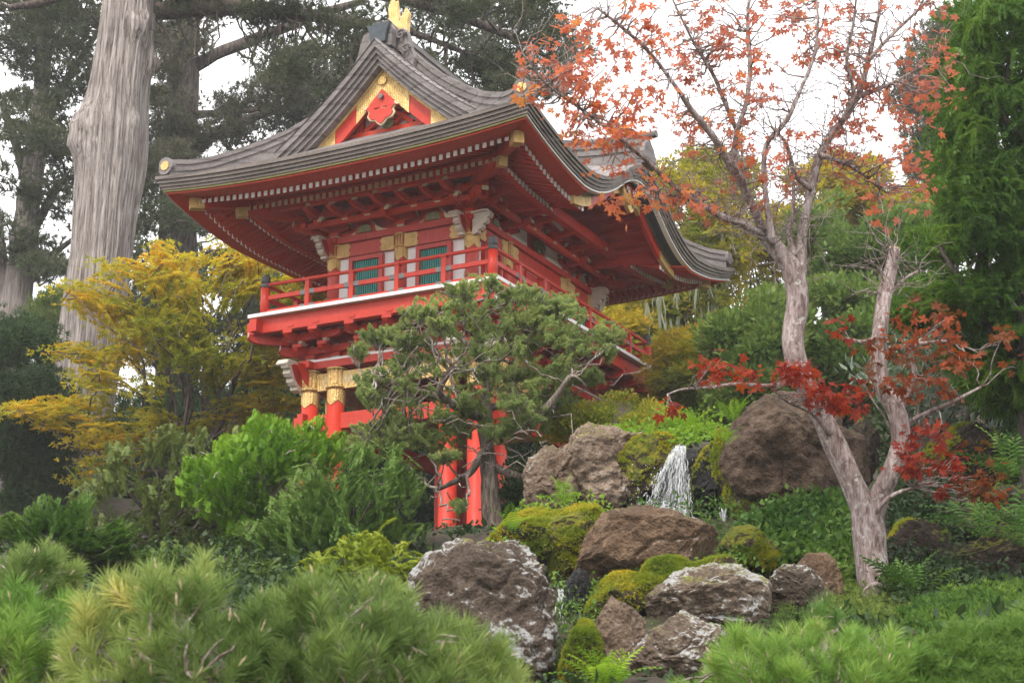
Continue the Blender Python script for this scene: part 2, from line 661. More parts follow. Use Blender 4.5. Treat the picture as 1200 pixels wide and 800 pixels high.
for x, y in lower_cols:
    q = MB()
    q.lathe((x, y, 0), [(.19, .2), (.19, .27), (.155, .30), (.155, 3.29)], 24)
    col = child(q, "lower_column", M['red'], gate, True)
    child(shift(cylband(.155, .166, 2.60, 2.88, .09), x, y), "gold_sleeve", M['gold'], col, False)
    child(shift(flutes(.166, 2.90, 3.28), x, y), "gold_capital", M['gold'], col, True)
mb = MB()
for s in (-1, 1):
    mb.beam((s * LA, -LB - .3, 2.33), (s * LA, LB + .3, 2.33), .12, .28)
    mb.beam((-LA - .3, s * LB, 2.33), (LA + .3, s * LB, 2.33), .118, .277)
child(mb, "tie_beam", M['red'], gate)
for s in (-1, 1):
    q = MB()
    q.beam((-LA + .1, s * LB, 3.06), (LA - .1, s * LB, 3.06), .10, .31)
    child(q, "lower_lintel", M['gold'], gate)
    # key-fret relief
    q = MB()
    for k in range(22):
        xx = -LA + .28 + k * .132
        zz = 3.06
        for j, (h0, h1) in enumerate(((.11, .0), (.07, .03))):
            q.beam((xx + j * .03, s * (LB + .055), zz - h0), (xx + .06 + j * .03, s * (LB + .055), zz + h0), .012, .014)
            q.beam((xx + .06 - j * .02, s * (LB + .056), zz + h0), (xx + .12 - j * .02, s * (LB + .056), zz - h0 * .3), .012, .014)
    child(q, "fret_relief", M['cream'], gate)
    q = MB()
    q.beam((s * LA, -LB + .1, 3.06), (s * LA, LB - .1, 3.06), .098, .308)
    child(q, "lower_lintel", M['gold'], gate)
    q = MB()
    q.beam((s * LA, -LB - .28, 3.36), (s * LA, LB + .28, 3.36), .26, .13)
    q.beam((-LA - .28, s * LB, 3.361), (LA + .28, s * LB, 3.361), .258, .128)
    child(q, "head_beam", M['red'], gate)
    q = MB()
    q.beam((s * LA, -LB - .1, 3.45), (s * LA, LB + .1, 3.45), .2, .05)
    q.beam((-LA - .1, s * LB, 3.451), (LA + .1, s * LB, 3.451), .198, .048)
    child(q, "pale_strip", M['white'], gate)
# the guardian rooms between the columns: low red board fences and dark back wall
q = MB()
for s in (-1, 1):
    q.box((s * (LA - .02), 0, 3.7), (.06, 2 * LB - .2, .5))
    q.box((0, s * (LB - .02), 3.7), (2 * LA - .2, .06, .5))
child(q, "storey_board", M['darkred'], gate)
for y0, y1 in ((-LB + .15, -LB + .66), (LB - .66, LB - .15)):
    for s in (-1, 1):
        q = MB()
        for k in range(5):
            yy = y0 + (y1 - y0) * k / 4
            q.box((s * LA, yy, 1.25), (.045, .045, 1.9))
        q.beam((s * LA, y0, .35), (s * LA, y1, .35), .06, .08)
        child(q, "lattice", M['darkred'], gate)


# ---- carved beam-ends at the corners
def nosing(c, d, s=1.0):
    """scrolled beam end: grey-beige carving in the vertical plane of d, curling down"""
    d = np.array([d[0], d[1], 0.0])
    o = np.array(c, float)
    pts = [(0, .25), (.28, .27), (.44, .25), (.50, .17), (.46, .09), (.38, .08), (.40, 0), (.34, -.06), (.27, -.06), (.28, -.14), (.21, -.20), (.15, -.19), (.15, -.27), (0, -.30)]
    pts = [(x * s, y * s) for x, y in pts]
    n = np.array([-d[1], d[0], 0]) * .16 * s
    a = MB()
    a.prism(pts, o - n / 2, d, (0, 0, 1), .16 * s, 0)
    inner = [(0, .19), (.26, .2), (.36, .16), (.30, .04), (.22, -.08), (.12, -.16), (0, -.2)]
    inner = [(x * s, y * s) for x, y in inner]
    for side in (1, -1):
        a.prism(inner, o + n * (.5 * side) + n * side * 0.02, d, (0, 0, 1), .012 * side, 1)
    top = [(x * s, y * s) for x, y in [(0, .25), (.28, .275), (.45, .255), (.52, .165), (.50, .14), (.44, .215), (.28, .235), (0, .21)]]
    a.prism(top, o - n * .66, d, (0, 0, 1), .16 * s * 1.32, 0)
    return a


for sx in (-1, 1):
    for sy in (-1, 1):
        for d in ((sx, 0), (0, sy)):
            child(nosing((sx * (LA + .02) + d[0] * .12, sy * (LB + .02) + d[1] * .12, 3.17), d, .95), "beam_nosing", [M['greyp'], M['red']], gate)
            child(nosing((sx * (GA + .0) + d[0] * .10, sy * (GB + .0) + d[1] * .10, 5.60), d, .72), "beam_nosing", [M['greyp'], M['red']], gate)


# ---- bracket clusters: stepped blocks and boat-shaped arms
def arm(q, c, d, half, h, w, m=0, me=1):
    """boat-shaped arm centred at c along d, its ends cut up in a curve, with pale end faces"""
    d = np.array([d[0], d[1], 0.0])
    pr = [(-half, h * .5), (half, h * .5), (half, h * .05), (half * .86, -h * .25), (half * .62, -h * .46), (half * .3, -h * .5), (-half * .3, -h * .5), (-half * .62, -h * .46), (-half * .86, -h * .25), (-half, h * .05)]
    n = np.array([-d[1], d[0], 0]) * w
    q.prism(pr, np.array(c) - n / 2, d, (0, 0, 1), w, m)
    for s in (-1, 1):
        e = np.array(c) + d * s * (half + .004) + np.array([0, 0, h * .275])
        q.box(e, (.008 if abs(d[0]) > .5 else w * .92, w * .92 if abs(d[0]) > .5 else .008, h * .42), me) if abs(d[0]) + abs(d[1]) < 1.1 and (abs(d[0]) > .9 or abs(d[1]) > .9) else None


def block(q, c, s, m=0, mt=1):
    q.box((c[0], c[1], c[2] - s * .18), (s * .8, s * .8, s * .36), mt, taper=.72)
    q.box((c[0], c[1], c[2] + s * .18), (s, s, s * .36), m)


def cluster(x, y, z, d, step, rise, tiers=2, sc_=1.0, me=1):
    """d: outward direction; climbs outward tier by tier"""
    q = MB()
    d3 = np.array([d[0], d[1], 0.0])
    l = np.array([-d[1], d[0], 0.0])
    o = np.array([x, y, z])
    block(q, o + np.array([0, 0, .07 * sc_]), .22 * sc_)
    for k in range(tiers):
        zz = z + .2 * sc_ + k * rise
        q_c = o + d3 * step * k
        q_c[2] = zz
        arm(q, q_c, l[:2], .36 * sc_, .13 * sc_, .10 * sc_, 0, me)
        oc = o + d3 * (step * (k + .5))
        oc[2] = zz
        # outward arm with an up-curved nose
        pr = [(-.25, .5), (1.0, .5), (1.0, .1), (.9, -.25), (.7, -.45), (.45, -.5), (-.25, -.5)]
        L, H, W = step * 1.45, .15 * sc_, .105 * sc_
        n = l * W
        q.prism([(a * L, b * H) for a, b in pr], q_c - n / 2 + np.array([0, 0, .006]), d3, (0, 0, 1), -W if False else W, 0)
        e = q_c + d3 * (L + .004) + np.array([0, 0, H * .3])
        q.box(e, (.008 if abs(d[0]) > .5 else W * .95, W * .95 if abs(d[0]) > .5 else .008, H * .42), me)
        for t in (-.3, 0, .3):
            b_ = q_c + l * t * sc_
            b_[2] = zz + .12 * sc_
            block(q, b_, .12 * sc_)
        b_ = q_c + d3 * L * .86
        b_[2] = zz + .13 * sc_
        block(q, b_, .13 * sc_)
    return q


def diag(x, y, z, sx, sy, L, rise, sc_=1.0):
    q = MB()
    d = unit(np.array([sx, sy, 0.0]))
    n = np.array([-d[1], d[0], 0])
    for k in range(2):
        W, H = .12 * sc_, .16 * sc_
        LL = L * (k + 1) / 2 * 1.2
        pr = [(-.1, .5), (1.0, .5), (1.0, .0), (.93, -.3), (.82, -.5), (-.1, -.5)]
        o = np.array([x, y, z + .2 * sc_ + k * rise])
        q.prism([(a * LL, b * H) for a, b in pr], o - n * W / 2, d, (0, 0, 1), W, 0)
        R = np.stack([d, n, [0, 0, 1]], 1)
        q.box(o + d * (LL + .005) + np.array([0, 0, H * .25]), (.01, W * .95, H * .46), 1, R=R)
        q.box(o + d * LL * .86 + np.array([0, 0, H * .5 + .06]), (.14 * sc_, .14 * sc_, .09 * sc_), 0, R=R)
    return q


RC = [M['red'], M['greyp']]
BC = [M['red'], M['greyp'], M['red']]
DC = [M['darkred'], M['cream']]
# lower brackets carry the balcony
for sy in (-1, 1):
    for x in (-LA + .02, -LA + .546, -.38, .38, LA - .546, LA - .02):
        child(cluster(x, sy * LB, 3.44, (0, sy), .30, .19, 2, .95, 2), "balcony_bracket", BC, gate)
for sx in (-1, 1):
    for y in (-LB + .03, -LB + .752, -1.0, 0, 1.0, LB - .752, LB - .03):
        child(cluster(sx * LA, y, 3.44, (sx, 0), .30, .19, 2, .95, 2), "balcony_bracket", BC, gate)
    for sy in (-1, 1):
        child(diag(sx * LA, sy * LB, 3.44, sx, sy, .95, .19), "corner_bracket", RC, gate)
# ---- balcony
BX, BY = GA + 1.0, GB + 1.0
q = MB()
for s in (-1, 1):
    q.beam((s * (BX - .1), -BY - .16, 4.01), (s * (BX - .1), BY + .16, 4.01), .15, .22)
    q.beam((-BX - .16, s * (BY - .1), 4.012), (BX + .16, s * (BY - .1), 4.012), .148, .217)
child(q, "balcony_edge_beam", M['red'], gate)
q = MB()
k = -BY + .3
while k < BY - .2:
    q.beam((-BX + .16, k, 4.05), (BX - .16, k, 4.05), .09, .12)
    k += .5
child(q, "joists", M['darkred'], gate)
q = MB()
q.box((0, 0, 4.157), (2 * BX - .1, 2 * BY - .1, .06))
deck = child(q, "balcony_deck", M['darkred'], gate)
q = MB()
for s in (-1, 1):
    q.box((s * BX, 0, 4.21), (.16, 2 * BY + .16, .062))
    q.box((0, s * BY, 4.212), (2 * BX + .155, .157, .06))
child(q, "white_edge", M['white'], deck)
RX, RY = GA + .87, GB + .87
rail_mats = [M['red'], M['steel']]
q = MB()
for s in (-1, 1):
    for (p, r) in (((s * RX, RY), 0), ((RX, s * RY), 1)):
        A = (s * RX, -RY - .0) if r == 0 else (-RX, s * RY)
        B = (s * RX, RY) if r == 0 else (RX, s * RY)
        q.tube([(A[0], A[1], 4.82), ((A[0] + B[0]) / 2, (A[1] + B[1]) / 2, 4.805), (B[0], B[1], 4.82)], .034, 10)
        q.beam((*A, 4.57), (*B, 4.57), .06, .075)
        q.beam((*A, 4.30), (*B, 4.30), .075, .085)
railing = child(q, "railing", rail_mats, gate)
def post_spots():
    out = []
    for s in (-1, 1):
        for k in range(1, 5):
            out.append((-RX + 2 * RX * k / 5, s * RY, 0))
        for k in range(1, 7):
            out.append((s * RX, -RY + 2 * RY * k / 7, 1))
    return out
for x, y, r in post_spots():
    p = MB()
    p.box((x, y, 4.50), (.085, .085, .56))
    p.box((x, y, 4.79), (.11, .11, .03))
    p.box((x, y, 4.57), (.30 if r == 0 else .068, .068 if r == 0 else .30, .083), 1)
    p.box((x, y, 4.30), (.30 if r == 0 else .083, .083 if r == 0 else .30, .093), 1)
    child(p, "baluster", rail_mats, railing)
for sx in (-1, 1):
    for sy in (-1, 1):
        p = MB()
        p.lathe((sx * RX, sy * RY, 4.22), [(.085, 0), (.085, .55), (.0, .551)], 18, 0)
        p.lathe((sx * RX, sy * RY, 4.76), [(.088, 0), (.088, .05), (.07, .07), (.07, .09), (.088, .10), (.088, .14), (.06, .155), (.085, .18), (.08, .21), (.045, .235), (.0, .27)], 18, 1)
        child(p, "corner_post", [M['red'], M['black']], railing, True)

# ---- upper storey: columns, walls, doors
up_cols = [(x, s * GB) for s in (-1, 1) for x in (-GA, 0, GA)] + [(s * GA, y) for s in (-1, 1) for y in (-GB + 1.256, GB - 1.256)]
for x, y in up_cols:
    p = MB()
    p.lathe((x, y, 4.18), [(.12, 0), (.12, 1.6)], 24)
    c_ = child(p, "upper_column", M['pinkred'] if y < -2 else M['red'], gate, True)
    child(shift(cylband(.12, .135, 5.16, 5.40, .08), x, y), "gold_sleeve", M['gold'], c_)
    child(shift(flutes(.125, 5.40, 5.68), x, y), "gold_capital", M['gold'], c_, True)
q = MB()
for s in (-1, 1):
    q.box((0, s * (GB - .02), 4.98), (2 * GA, .06, 1.6))
    q.box((s * (GA - .02), 0, 4.98), (.06, 2 * GB - .1, 1.6))
child(q, "plaster_wall", M['white'], gate)


def door(cx, cy, w, zt, r):
    """framed green louvre; r=0 faces -y or +y, r=1 faces +-x"""
    s = np.sign(cy) if r == 0 else np.sign(cx)
    f = MB()
    fw = .075
    def bx(q, u, z, du, dz, out, th, m=0):
        if r == 0:
            q.box((cx + u, cy + s * out, z), (du, th, dz), m)
        else:
            q.box((cx + s * out, cy + u, z), (th, du, dz), m)
    zb = 4.22
    for t in (-1, 1):
        bx(f, t * (w / 2 + fw / 2), (zb + zt) / 2, fw, zt - zb, .05, .10)
    bx(f, 0, zt + fw / 2, w + 2 * fw, fw, .05, .103)
    o = child(f, "door_frame", M['pinkred'] if r == 0 else M['red'], gate)
    g = MB()
    bx(g, 0, (zb + zt) / 2, w, zt - zb, .022, .02)
    k = int(w / .045)
    for i in range(k):
        bx(g, -w / 2 + (i + .5) * w / k, (zb + zt) / 2, w / k * .55, zt - zb - .01, .042, .03)
    child(g, "shutter", M['shutter'], o)


for s in (-1, 1):
    for x in (-GA / 2 + .01, GA / 2 - .01):
        door(x, s * GB, .56, 5.30, 0)
for s in (-1, 1):
    for y in (-GB + .628, GB - .628):
        door(s * GA, y, .5, 5.30, 1)
    q = MB()
    q.box((s * (GA + .04), 0, 4.80), (.06, 2.2, 1.1))
    q.box((s * (GA + .08), 0, 4.8), (.05, .1, 1.1))
    for t in (-.55, .55):
        q.box((s * (GA + .08), t, 4.8), (.049, .07, 1.1))
    child(q, "door_leaf", M['red'], gate)
# beams with gilt ends
def bayspan(n, lo, hi):
    return [(lo + (hi - lo) * i / n, lo + (hi - lo) * (i + 1) / n) for i in range(n)]
for s in (-1, 1):
    for (a0, a1) in ((-GA, 0), (0, GA)):
        q = MB()
        q.box(((a0 + a1) / 2, s * (GB + .02), 5.525), (a1 - a0 - .2, .14, .24))
        o = child(q, "upper_lintel", M['pinkred'], gate)
        for e, sg in ((a0, 1), (a1, -1)):
            g = MB()
            pl_ = [(.11, .125), (.36, .125), (.40, .06), (.36, 0), (.40, -.06), (.36, -.125), (.11, -.125)]
            pl_ = [(sg * x, z) for x, z in pl_]
            g.prism(pl_ if sg * s < 0 else pl_[::-1], (e, s * (GB + .092), 5.525), (1, 0, 0), (0, 0, 1), .012)
            child(g, "gold_plate", M['gold'], o)
    for (a0, a1) in ((-GB, -GB + 1.256), (-GB + 1.256, GB - 1.256), (GB - 1.256, GB)):
        q = MB()
        q.box((s * (GA + .02), (a0 + a1) / 2, 5.525), (.14, a1 - a0 - .2, .24))
        o = child(q, "upper_lintel", M['red'], gate)
        for e, sg in ((a0, 1), (a1, -1)):
            g = MB()
            L = .3
            pl_ = [(.11, .125), (L, .125), (L + .04, .06), (L, 0), (L + .04, -.06), (L, -.125), (.11, -.125)]
            g.prism([(sg * x, z) for x, z in pl_], (s * (GA + .092), e, 5.525), (0, 1, 0), (0, 0, 1), .012 * (1 if s > 0 else -1))
            child(g, "gold_plate", M['gold'], o)
    q = MB()
    q.beam((-GA - .2, s * GB, 5.73), (GA + .2, s * GB, 5.73), .26, .12)
    q.beam((s * GA, -GB - .2, 5.731), (s * GA, GB + .2, 5.731), .258, .117)
    child(q, "head_beam", M['pinkred'] if s < 0 else M['red'], gate)
# frieze: dark board, pale bars, frog-leg struts with a little carving
q = MB()
for s in (-1, 1):
    q.box((0, s * (GB - .05), 6.2), (2 * GA, .05, .9))
    q.box((s * (GA - .05), 0, 6.2), (.05, 2 * GB - .1, .9))
child(q, "frieze_board", M['darkred'], gate)


def frog(c, d, s=1.0):
    l = np.array([-d[1], d[0], 0.0]); d3 = np.array([d[0], d[1], 0.0])
    q = MB()
    leg = [(.08, .22), (.16, .20), (.24, .10), (.36, .03), (.50, .0), (.50, -.03), (.30, -.02), (.16, .05), (.08, .13), (0, .15)]
    leg = [(x * s, y * s) for x, y in leg]
    for t in (1, -1):
        q.prism([(x * t, y) for x, y in leg], np.array(c), l, (0, 0, 1), .07 * t, 0)
    hump = [(-.17, 0), (-.15, .1), (-.08, .16), (.08, .16), (.15, .1), (.17, 0)]
    q.prism([(x * s * 1.25, y * s * 1.3) for x, y in hump], np.array(c) + d3 * .02, l, (0, 0, 1), .07, 1)
    q.prism([(x * s * .9, y * s * .9) for x, y in hump], np.array(c) + d3 * .10, l, (0, 0, 1), .02, 2)
    return q


FM = [M['cream'], M['darkred'], M['carve']]
for s in (-1, 1):
    for x in (-GA / 2, GA / 2):
        child(frog((x, s * (GB + .03), 5.80), (0, s)), "frog_leg_strut", FM, gate)
        q = MB()
        q.box((x, s * (GB + .02), 6.18), (.5, .05, .055))
        child(q, "pale_bar", M['cream'], gate)
    for y in (-1.85, 1.85):
        child(frog((s * (GA + .03), y, 5.80), (s, 0), .8), "frog_leg_strut", FM, gate)
# white panels and carved parrots of flowers on the long side
for s in (-1, 1):
    for y in (-.78, .78):
        q = MB()
        q.box((s * (GA + .0), y, 6.0), (.06, .75, .30))
        child(q, "white_panel", M['white'], gate)
        q = MB()
        q.box((s * (GA + .012), y * .8, 6.36), (.06, .6, .07))
        child(q, "white_bar", M['white'], gate)
    q = MB()
    r2 = np.random.default_rng(3)
    for k in range(26):
        a = r2.uniform(0, 6.28)
        rr = r2.uniform(0, .2)
        q.box((s * (GA + .06 + r2.uniform(0, .06)), rr * math.cos(a), 6.02 + rr * math.sin(a) * .9), (.05, r2.uniform(.04, .1), r2.uniform(.05, .13)), 0, rz=r2.uniform(0, 1))
    child(q, "carved_flower", M['carve'], gate)
# the upper brackets
for sy in (-1, 1):
    for x in (-GA + .02, 0, GA - .02):
        child(cluster(x, sy * GB, 5.79, (0, sy), .38, .17, 2, .9), "eave_bracket", DC, gate)
for sx in (-1, 1):
    for y in (-GB + .03, -GB + 1.256, GB - 1.256, GB - .03):
        child(cluster(sx * GA, y, 5.79, (sx, 0), .38, .17, 2, .9), "eave_bracket", DC if sx < 0 else RC, gate)
    for sy in (-1, 1):
        child(diag(sx * GA, sy * GB, 5.79, sx, sy, 1.3, .2), "corner_bracket", DC, gate)
for sy in (-1, 1):
    for x in (-.96, -.48, .48, .96):
        child(cluster(x, sy * (GB + .36), 5.97, (0, sy), .36, .17, 1, .72), "small_bracket", DC, gate)
for sx in (-1, 1):
    for y in (-1.95, -.85, 0, .85, 1.95):
        child(cluster(sx * (GA + .36), y, 5.97, (sx, 0), .36, .17, 1, .72), "small_bracket", DC, gate)
q = MB()
for s in (-1, 1):
    q.beam((-GA - .5, s * (GB + .37), 5.99), (GA + .5, s * (GB + .37), 5.99), .09, .10)
    q.beam((s * (GA + .37), -GB - .5, 5.991), (s * (GA + .37), GB + .5, 5.991), .088, .098)
child(q, "bracket_tie", M['darkred'], gate)
q = MB()
for s in (-1, 1):
    q.beam((-GA - 1.2, s * (GB + .86), 6.26), (GA + 1.2, s * (GB + .86), 6.26), .13, .13)
    for (y0, y1) in ((-GB - 1.2, -1.9), (1.9, GB + 1.2)):
        q.beam((s * (GA + .86), y0, 6.262), (s * (GA + .86), y1, 6.262), .128, .128)
    if s < 0:
        q.beam((s * (GA + .86), -2, 6.262), (s * (GA + .86), 2, 6.262), .128, .128)
child(q, "eave_purlin", M['darkred'], gate)

# ---- rafters
def eave_off(ax, t):
    return (float(ze_end(t * HX / (GA + 1.81))) if ax == 1 else float(ze_side(t * HY / (GB + 1.81)))) - .35 - 6.17
roof_p = None
def raft(side, half=0):
    """side: (axis, sign). returns (rafters, tips)"""
    ax, s = side
    r, w = MB(), MB()
    Hh = GA + 1.81 if ax == 1 else GB + 1.81
    D0 = GB if ax == 1 else GA
    n = int(2 * Hh / .135)
    for k in range(n + 1):
        t = -Hh + .06 + (2 * Hh - .12) * k / n
        if (ax == 0 and s > 0 and abs(t) < 1.72) or half * t < 0:
            continue
        z = eave_off(ax, t)
        lim = abs(t) - (GA if ax == 1 else GB)         # how far past the wall corner
        def pt(d, zz):
            return (t, s * d, zz) if ax == 1 else (s * d, t, zz)
        i1 = max(D0 + 1.0, D0 + lim)
        if i1 < D0 + 1.78:
            r.beam(pt(i1, 6.44 + z), pt(D0 + 1.80, 6.17 + z), .065, .085)
            r.box(pt(D0 + 1.806, 6.167 + z), (.066, .02, .09) if ax == 1 else (.02, .066, .09), 1)
        i0 = max(D0, D0 + lim)
        if i0 < D0 + 1.15:
            r.beam(pt(i0, 6.56 + z * .7), pt(D0 + 1.2, 6.20 + z * .7), .065, .085)
            r.box(pt(D0 + 1.206, 6.197 + z * .7), (.066, .02, .09) if ax == 1 else (.02, .066, .09), 2 if ax == 1 else 1)
    # boards along the rafter feet
    ts = np.linspace(-Hh, Hh, 41)
    segs = [ts] if not (ax == 0 and s > 0) else [ts[ts < -1.7], ts[ts > 1.7]]
    for tt in segs:
        if half * tt[0] < 0:
            continue
        for d, zz, wd, hh in ((D0 + 1.70, 6.245, .16, .04), (D0 + 1.12, 6.28, .12, .07)):
            lim = 1.0 if d < D0 + 1.5 else 1.0
            tq = tt[np.abs(tt) <= (GA if ax == 1 else GB) + (d - D0)]
            if len(tq) < 2:
                continue
            secs = []
            for t in tq:
                z = eave_off(ax, t)
                secs.append([(t, s * (d + a), zz + z + b) if ax == 1 else (s * (d + a), t, zz + z + b) for a, b in ((-wd / 2, -hh / 2), (wd / 2, -hh / 2), (wd / 2, hh / 2), (-wd / 2, hh / 2))])
            r.loft(secs)
    return r, w


# ---- roof body: main sheets
def sheet(q, xs, ys, fz, m=0):
    X, Y = np.meshgrid(xs, ys)
    Z = fz(X, Y)
    v = np.stack([X, Y, Z], -1).reshape(-1, 3)
    nx, ny = len(xs), len(ys)
    i = np.arange(ny - 1)[:, None] * nx + np.arange(nx - 1)[None]
    f = np.stack([i, i + 1, i + nx + 1, i + nx], -1).reshape(-1, 4)
    q.add(v, f, m)


q = MB()
xs = np.concatenate([np.linspace(-HX, -.001, 34), np.linspace(.001, HX, 34)])
def main_z(X, Y):
    up = np.interp(X, [HX - 2.5, HX - 1.6, HX - .9, HX - .3, HX], [.62, .33, .16, .05, 0])
    K = kara(Y) - .06 + up * (1 - (np.abs(Y) / 2.6) ** 2 * .2)
    return np.where((X > HX - 2.5) & (np.abs(Y) < 2.45), np.maximum(PP(X, Y), K), PP(X, Y))


sheet(q, xs, np.linspace(-3.45, 3.45, 88), main_z)
for s in (-1, 1):
    ys = np.linspace(3.05, HY, 26) * s
    ys = ys[::-1] if s < 0 else ys
    sheet(q, xs, ys, lambda X, Y: np.minimum(PP(X, Y), SS(X, Y)) - .004)
roof = child(q, "roof", M['tile'], gate, True)
# the undulating gable roof over the front, and its ridge
q = MB()
ky = np.linspace(-2.6, 2.6, 53)
secs = []
for x, up in ((HX + .03, 0), (HX - .3, .05), (HX - .9, .16), (HX - 1.6, .33), (HX - 2.5, .62)):
    secs.append([(x, y, float(kara(y)) + .012 + up * (1 - (abs(y) / 2.6) ** 2 * .2)) for y in ky])
q.loft(secs, closed=False, cap=False)
kr = child(q, "front_gable_roof", M['tile'], roof, True)
q = MB()
def boxrun(q, pts, w, hs, m=0):
    """stack of slightly different courses along a run: hs = list of (z0, z1, width factor)"""
    pts = np.asarray(pts, float)
    t = unit(np.gradient(pts, axis=0) * np.array([1, 1, 0]))
    n = np.stack([-t[:, 1], t[:, 0], 0 * t[:, 0]], 1)
    for z0, z1, f in hs:
        secs = [[p - k * w * f / 2 + [0, 0, z0], p + k * w * f / 2 + [0, 0, z0], p + k * w * f / 2 + [0, 0, z1], p - k * w * f / 2 + [0, 0, z1]] for p, k in zip(pts, n)]
        q.loft(secs, m=m)
courses = [(-.25, .06, 1.0), (.06, .13, 1.18), (.13, .20, .95), (.20, .26, 1.15), (.26, .31, .8)]
boxrun(q, [(HX + .02, 0, 7.40), (HX - .8, 0, 7.46), (HX - 1.7, 0, 7.56), (HX - 2.4, 0, 7.76)], .30, courses)
q.lathe((0, 0, 0), [(0, 0), (0, 0)], 3) if False else None
q.tube([(HX + .26, 0, 7.80), (HX - .5, 0, 7.80), (HX - 2.2, 0, 8.05)], .075, 12)
q.prism([(-.26, -.1), (-.30, .12), (-.2, .3), (-.1, .36), (0, .46), (.1, .36), (.2, .3), (.30, .12), (.26, -.1)], (HX + .03, 0, 7.28), (0, 1, 0), (0, 0, 1), .09)
child(q, "front_gable_ridge", M['ridge'], roof)

# ---- eave edge in three layers all the way round
def perim(off, front=True):
    P = []
    N = 48
    hx, hy = HX + off, HY + off
    for t in np.linspace(-1, 1, N, endpoint=False):
        P.append((t * hx, -hy, float(ze_end(t * HX))))
    for t in np.linspace(-1, 1, N * 2, endpoint=False):
        P.append((hx, t * hy, float(ze_side(t * HY, front))))
    for t in np.linspace(1, -1, N, endpoint=False):
        P.append((t * hx, hy, float(ze_end(t * HX))))
    for t in np.linspace(1, -1, N * 2, endpoint=False):
        P.append((-hx, t * hy, float(ze_side(t * HY, False))))
    return np.array(P)


def band(q, o0, o1, z0, z1, m=0):
    a, b = perim(o0), perim(o1)
    secs = []
    for p, r in zip(a, b):
        secs.append([p + [0, 0, z0], r + [0, 0, z0], r + [0, 0, z1], p + [0, 0, z1]])
    q.loft(secs, ring=True, m=m)


q = MB()
band(q, -.35, .05, -.055, .012)
band(q, -.35, .02, -.12, -.058)
band(q, -.36, -.01, -.18, -.123)
band(q, -.36, -.035, -.235, -.183)
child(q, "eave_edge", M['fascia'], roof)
q = MB()
band(q, -.15, -.06, -.268, -.238)
for k, zc in enumerate(q.v):
    pass
fm = np.tile((np.arange(288)[:, None] // 48 % 6 % 3 > 0).astype(int), (1, 4)).ravel()
q.mi = [fm]
child(q, "eave_trim", [M['olive'], M['tip']], roof)  # olive along the gable ends, white along the long sides
q = MB()
pa, pb = perim(-.60), perim(-.10)
order = [k % len(pa) for k in range(48 + 71, 48 + 71 + len(pa) - 46)]
q.loft([[pa[k] + [0, 0, -.30], pb[k] + [0, 0, -.30], pb[k] + [0, 0, -.27], pa[k] + [0, 0, -.27]] for k in order])
child(q, "eave_board", M['darkred'], roof)
q = MB()
order = range(48 + 24, 48 + 73)
pa, pb = perim(-.30), perim(-.10)
q.loft([[pa[k] + [0, 0, -.262], pb[k] + [0, 0, -.262], pb[k] + [0, 0, -.239], pa[k] + [0, 0, -.239]] for k in order])
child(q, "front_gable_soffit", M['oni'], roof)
# soffit: dark boards from the eave up to the walls
q = MB()
a = perim(-.56, False)
inner = []
for p in a:
    inner.append((np.clip(p[0], -GA, GA), np.clip(p[1], -GB, GB), 6.63))
a = a + np.array([0, 0, -.275])
N = 48
keep = []
secs = [[p, r] for p, r in zip(a, np.array(inner))]
K = len(secs)
f = []
for k in range(K):
    k2 = (k + 1) % K
    if a[k][0] > 3 and abs(a[k][1]) < 1.75 and abs(a[k2][1]) < 1.9:
        continue
    f.append((2 * k, 2 * k + 1, 2 * k2 + 1, 2 * k2))
q.add(np.array(secs).reshape(-1, 3), f)
child(q, "soffit", M['darkred'], roof)
for ax, s in ((1, -1), (1, 1), (0, 1), (0, -1)):
    for half in ((-1, 1) if (ax, s) == (0, 1) else (0,)):
        r, w = raft((ax, s), half)
        ro = child(r, "rafter_row", [M['red'] if (ax, s) == (0, 1) else M['darkred'], M['tip'], M['cream']], roof)
# corner rafters with gilt caps
for sx in (-1, 1):
    for sy in (-1, 1):
        q = MB()
        i = np.array([sx * GA, sy * GB, 6.45]); o = np.array([sx * (GA + 1.78), sy * (GB + 1.78), 6.22])
        q.beam(i, o, .14, .17)
        m_ = np.array([sx * (GA + 1.22), sy * (GB + 1.22), 6.14])
        q.beam(i - [0, 0, .1], m_, .13, .15)
        hr = child(q, "hip_rafter", M['red'], roof)
        d = unit(o - i)
        g = MB()
        g.beam(o - d * .12, o + d * .14, .17, .20)
        child(g, "gold_cap", M['gold'], hr)
        g = MB()
        d2 = unit(m_ - i)
        g.beam(m_ - d2 * .1, m_ + d2 * .1, .15, .17)
        child(g, "gold_cap", M['gold'], hr)

# ---- karahafu vault, bargeboard and pendant
q = MB()
vy = np.linspace(-2.05, 2.05, 41)
for x in np.linspace(GA + .05, HX - .35, 2):
    pass
q.loft([[(x, y, float(kara(y)) - .10) for y in vy] for x in (GA - .02, HX - .30)], closed=False, cap=False)
for y in np.linspace(-1.7, 1.7, 15):
    q.beam((GA, y, float(kara(y)) - .16), (HX - .48, y, float(kara(y)) - .16), .07, .085)
child(q, "front_gable_vault", M['darkred'], roof)
q = MB()
for s in (-1, 1):
    q.beam((GA, s * 1.80, 6.17), (HX - .42, s * 1.80, 6.05), .12, .24)
    g = [(-.06, -.12), (.06, -.12), (.06, .12), (-.06, .12)]
q.beam((GA + .86, -1.8, 6.22), (GA + .86, 1.8, 6.22), .14, .2)
child(q, "front_gable_beam", M['red'], roof)
for s in (-1, 1):
    q = MB()
    q.box((HX - .415, s * 1.80, 6.05), (.012, .124, .244))
    child(q, "beam_tip", M['tip'], roof)
bx = HX - .46


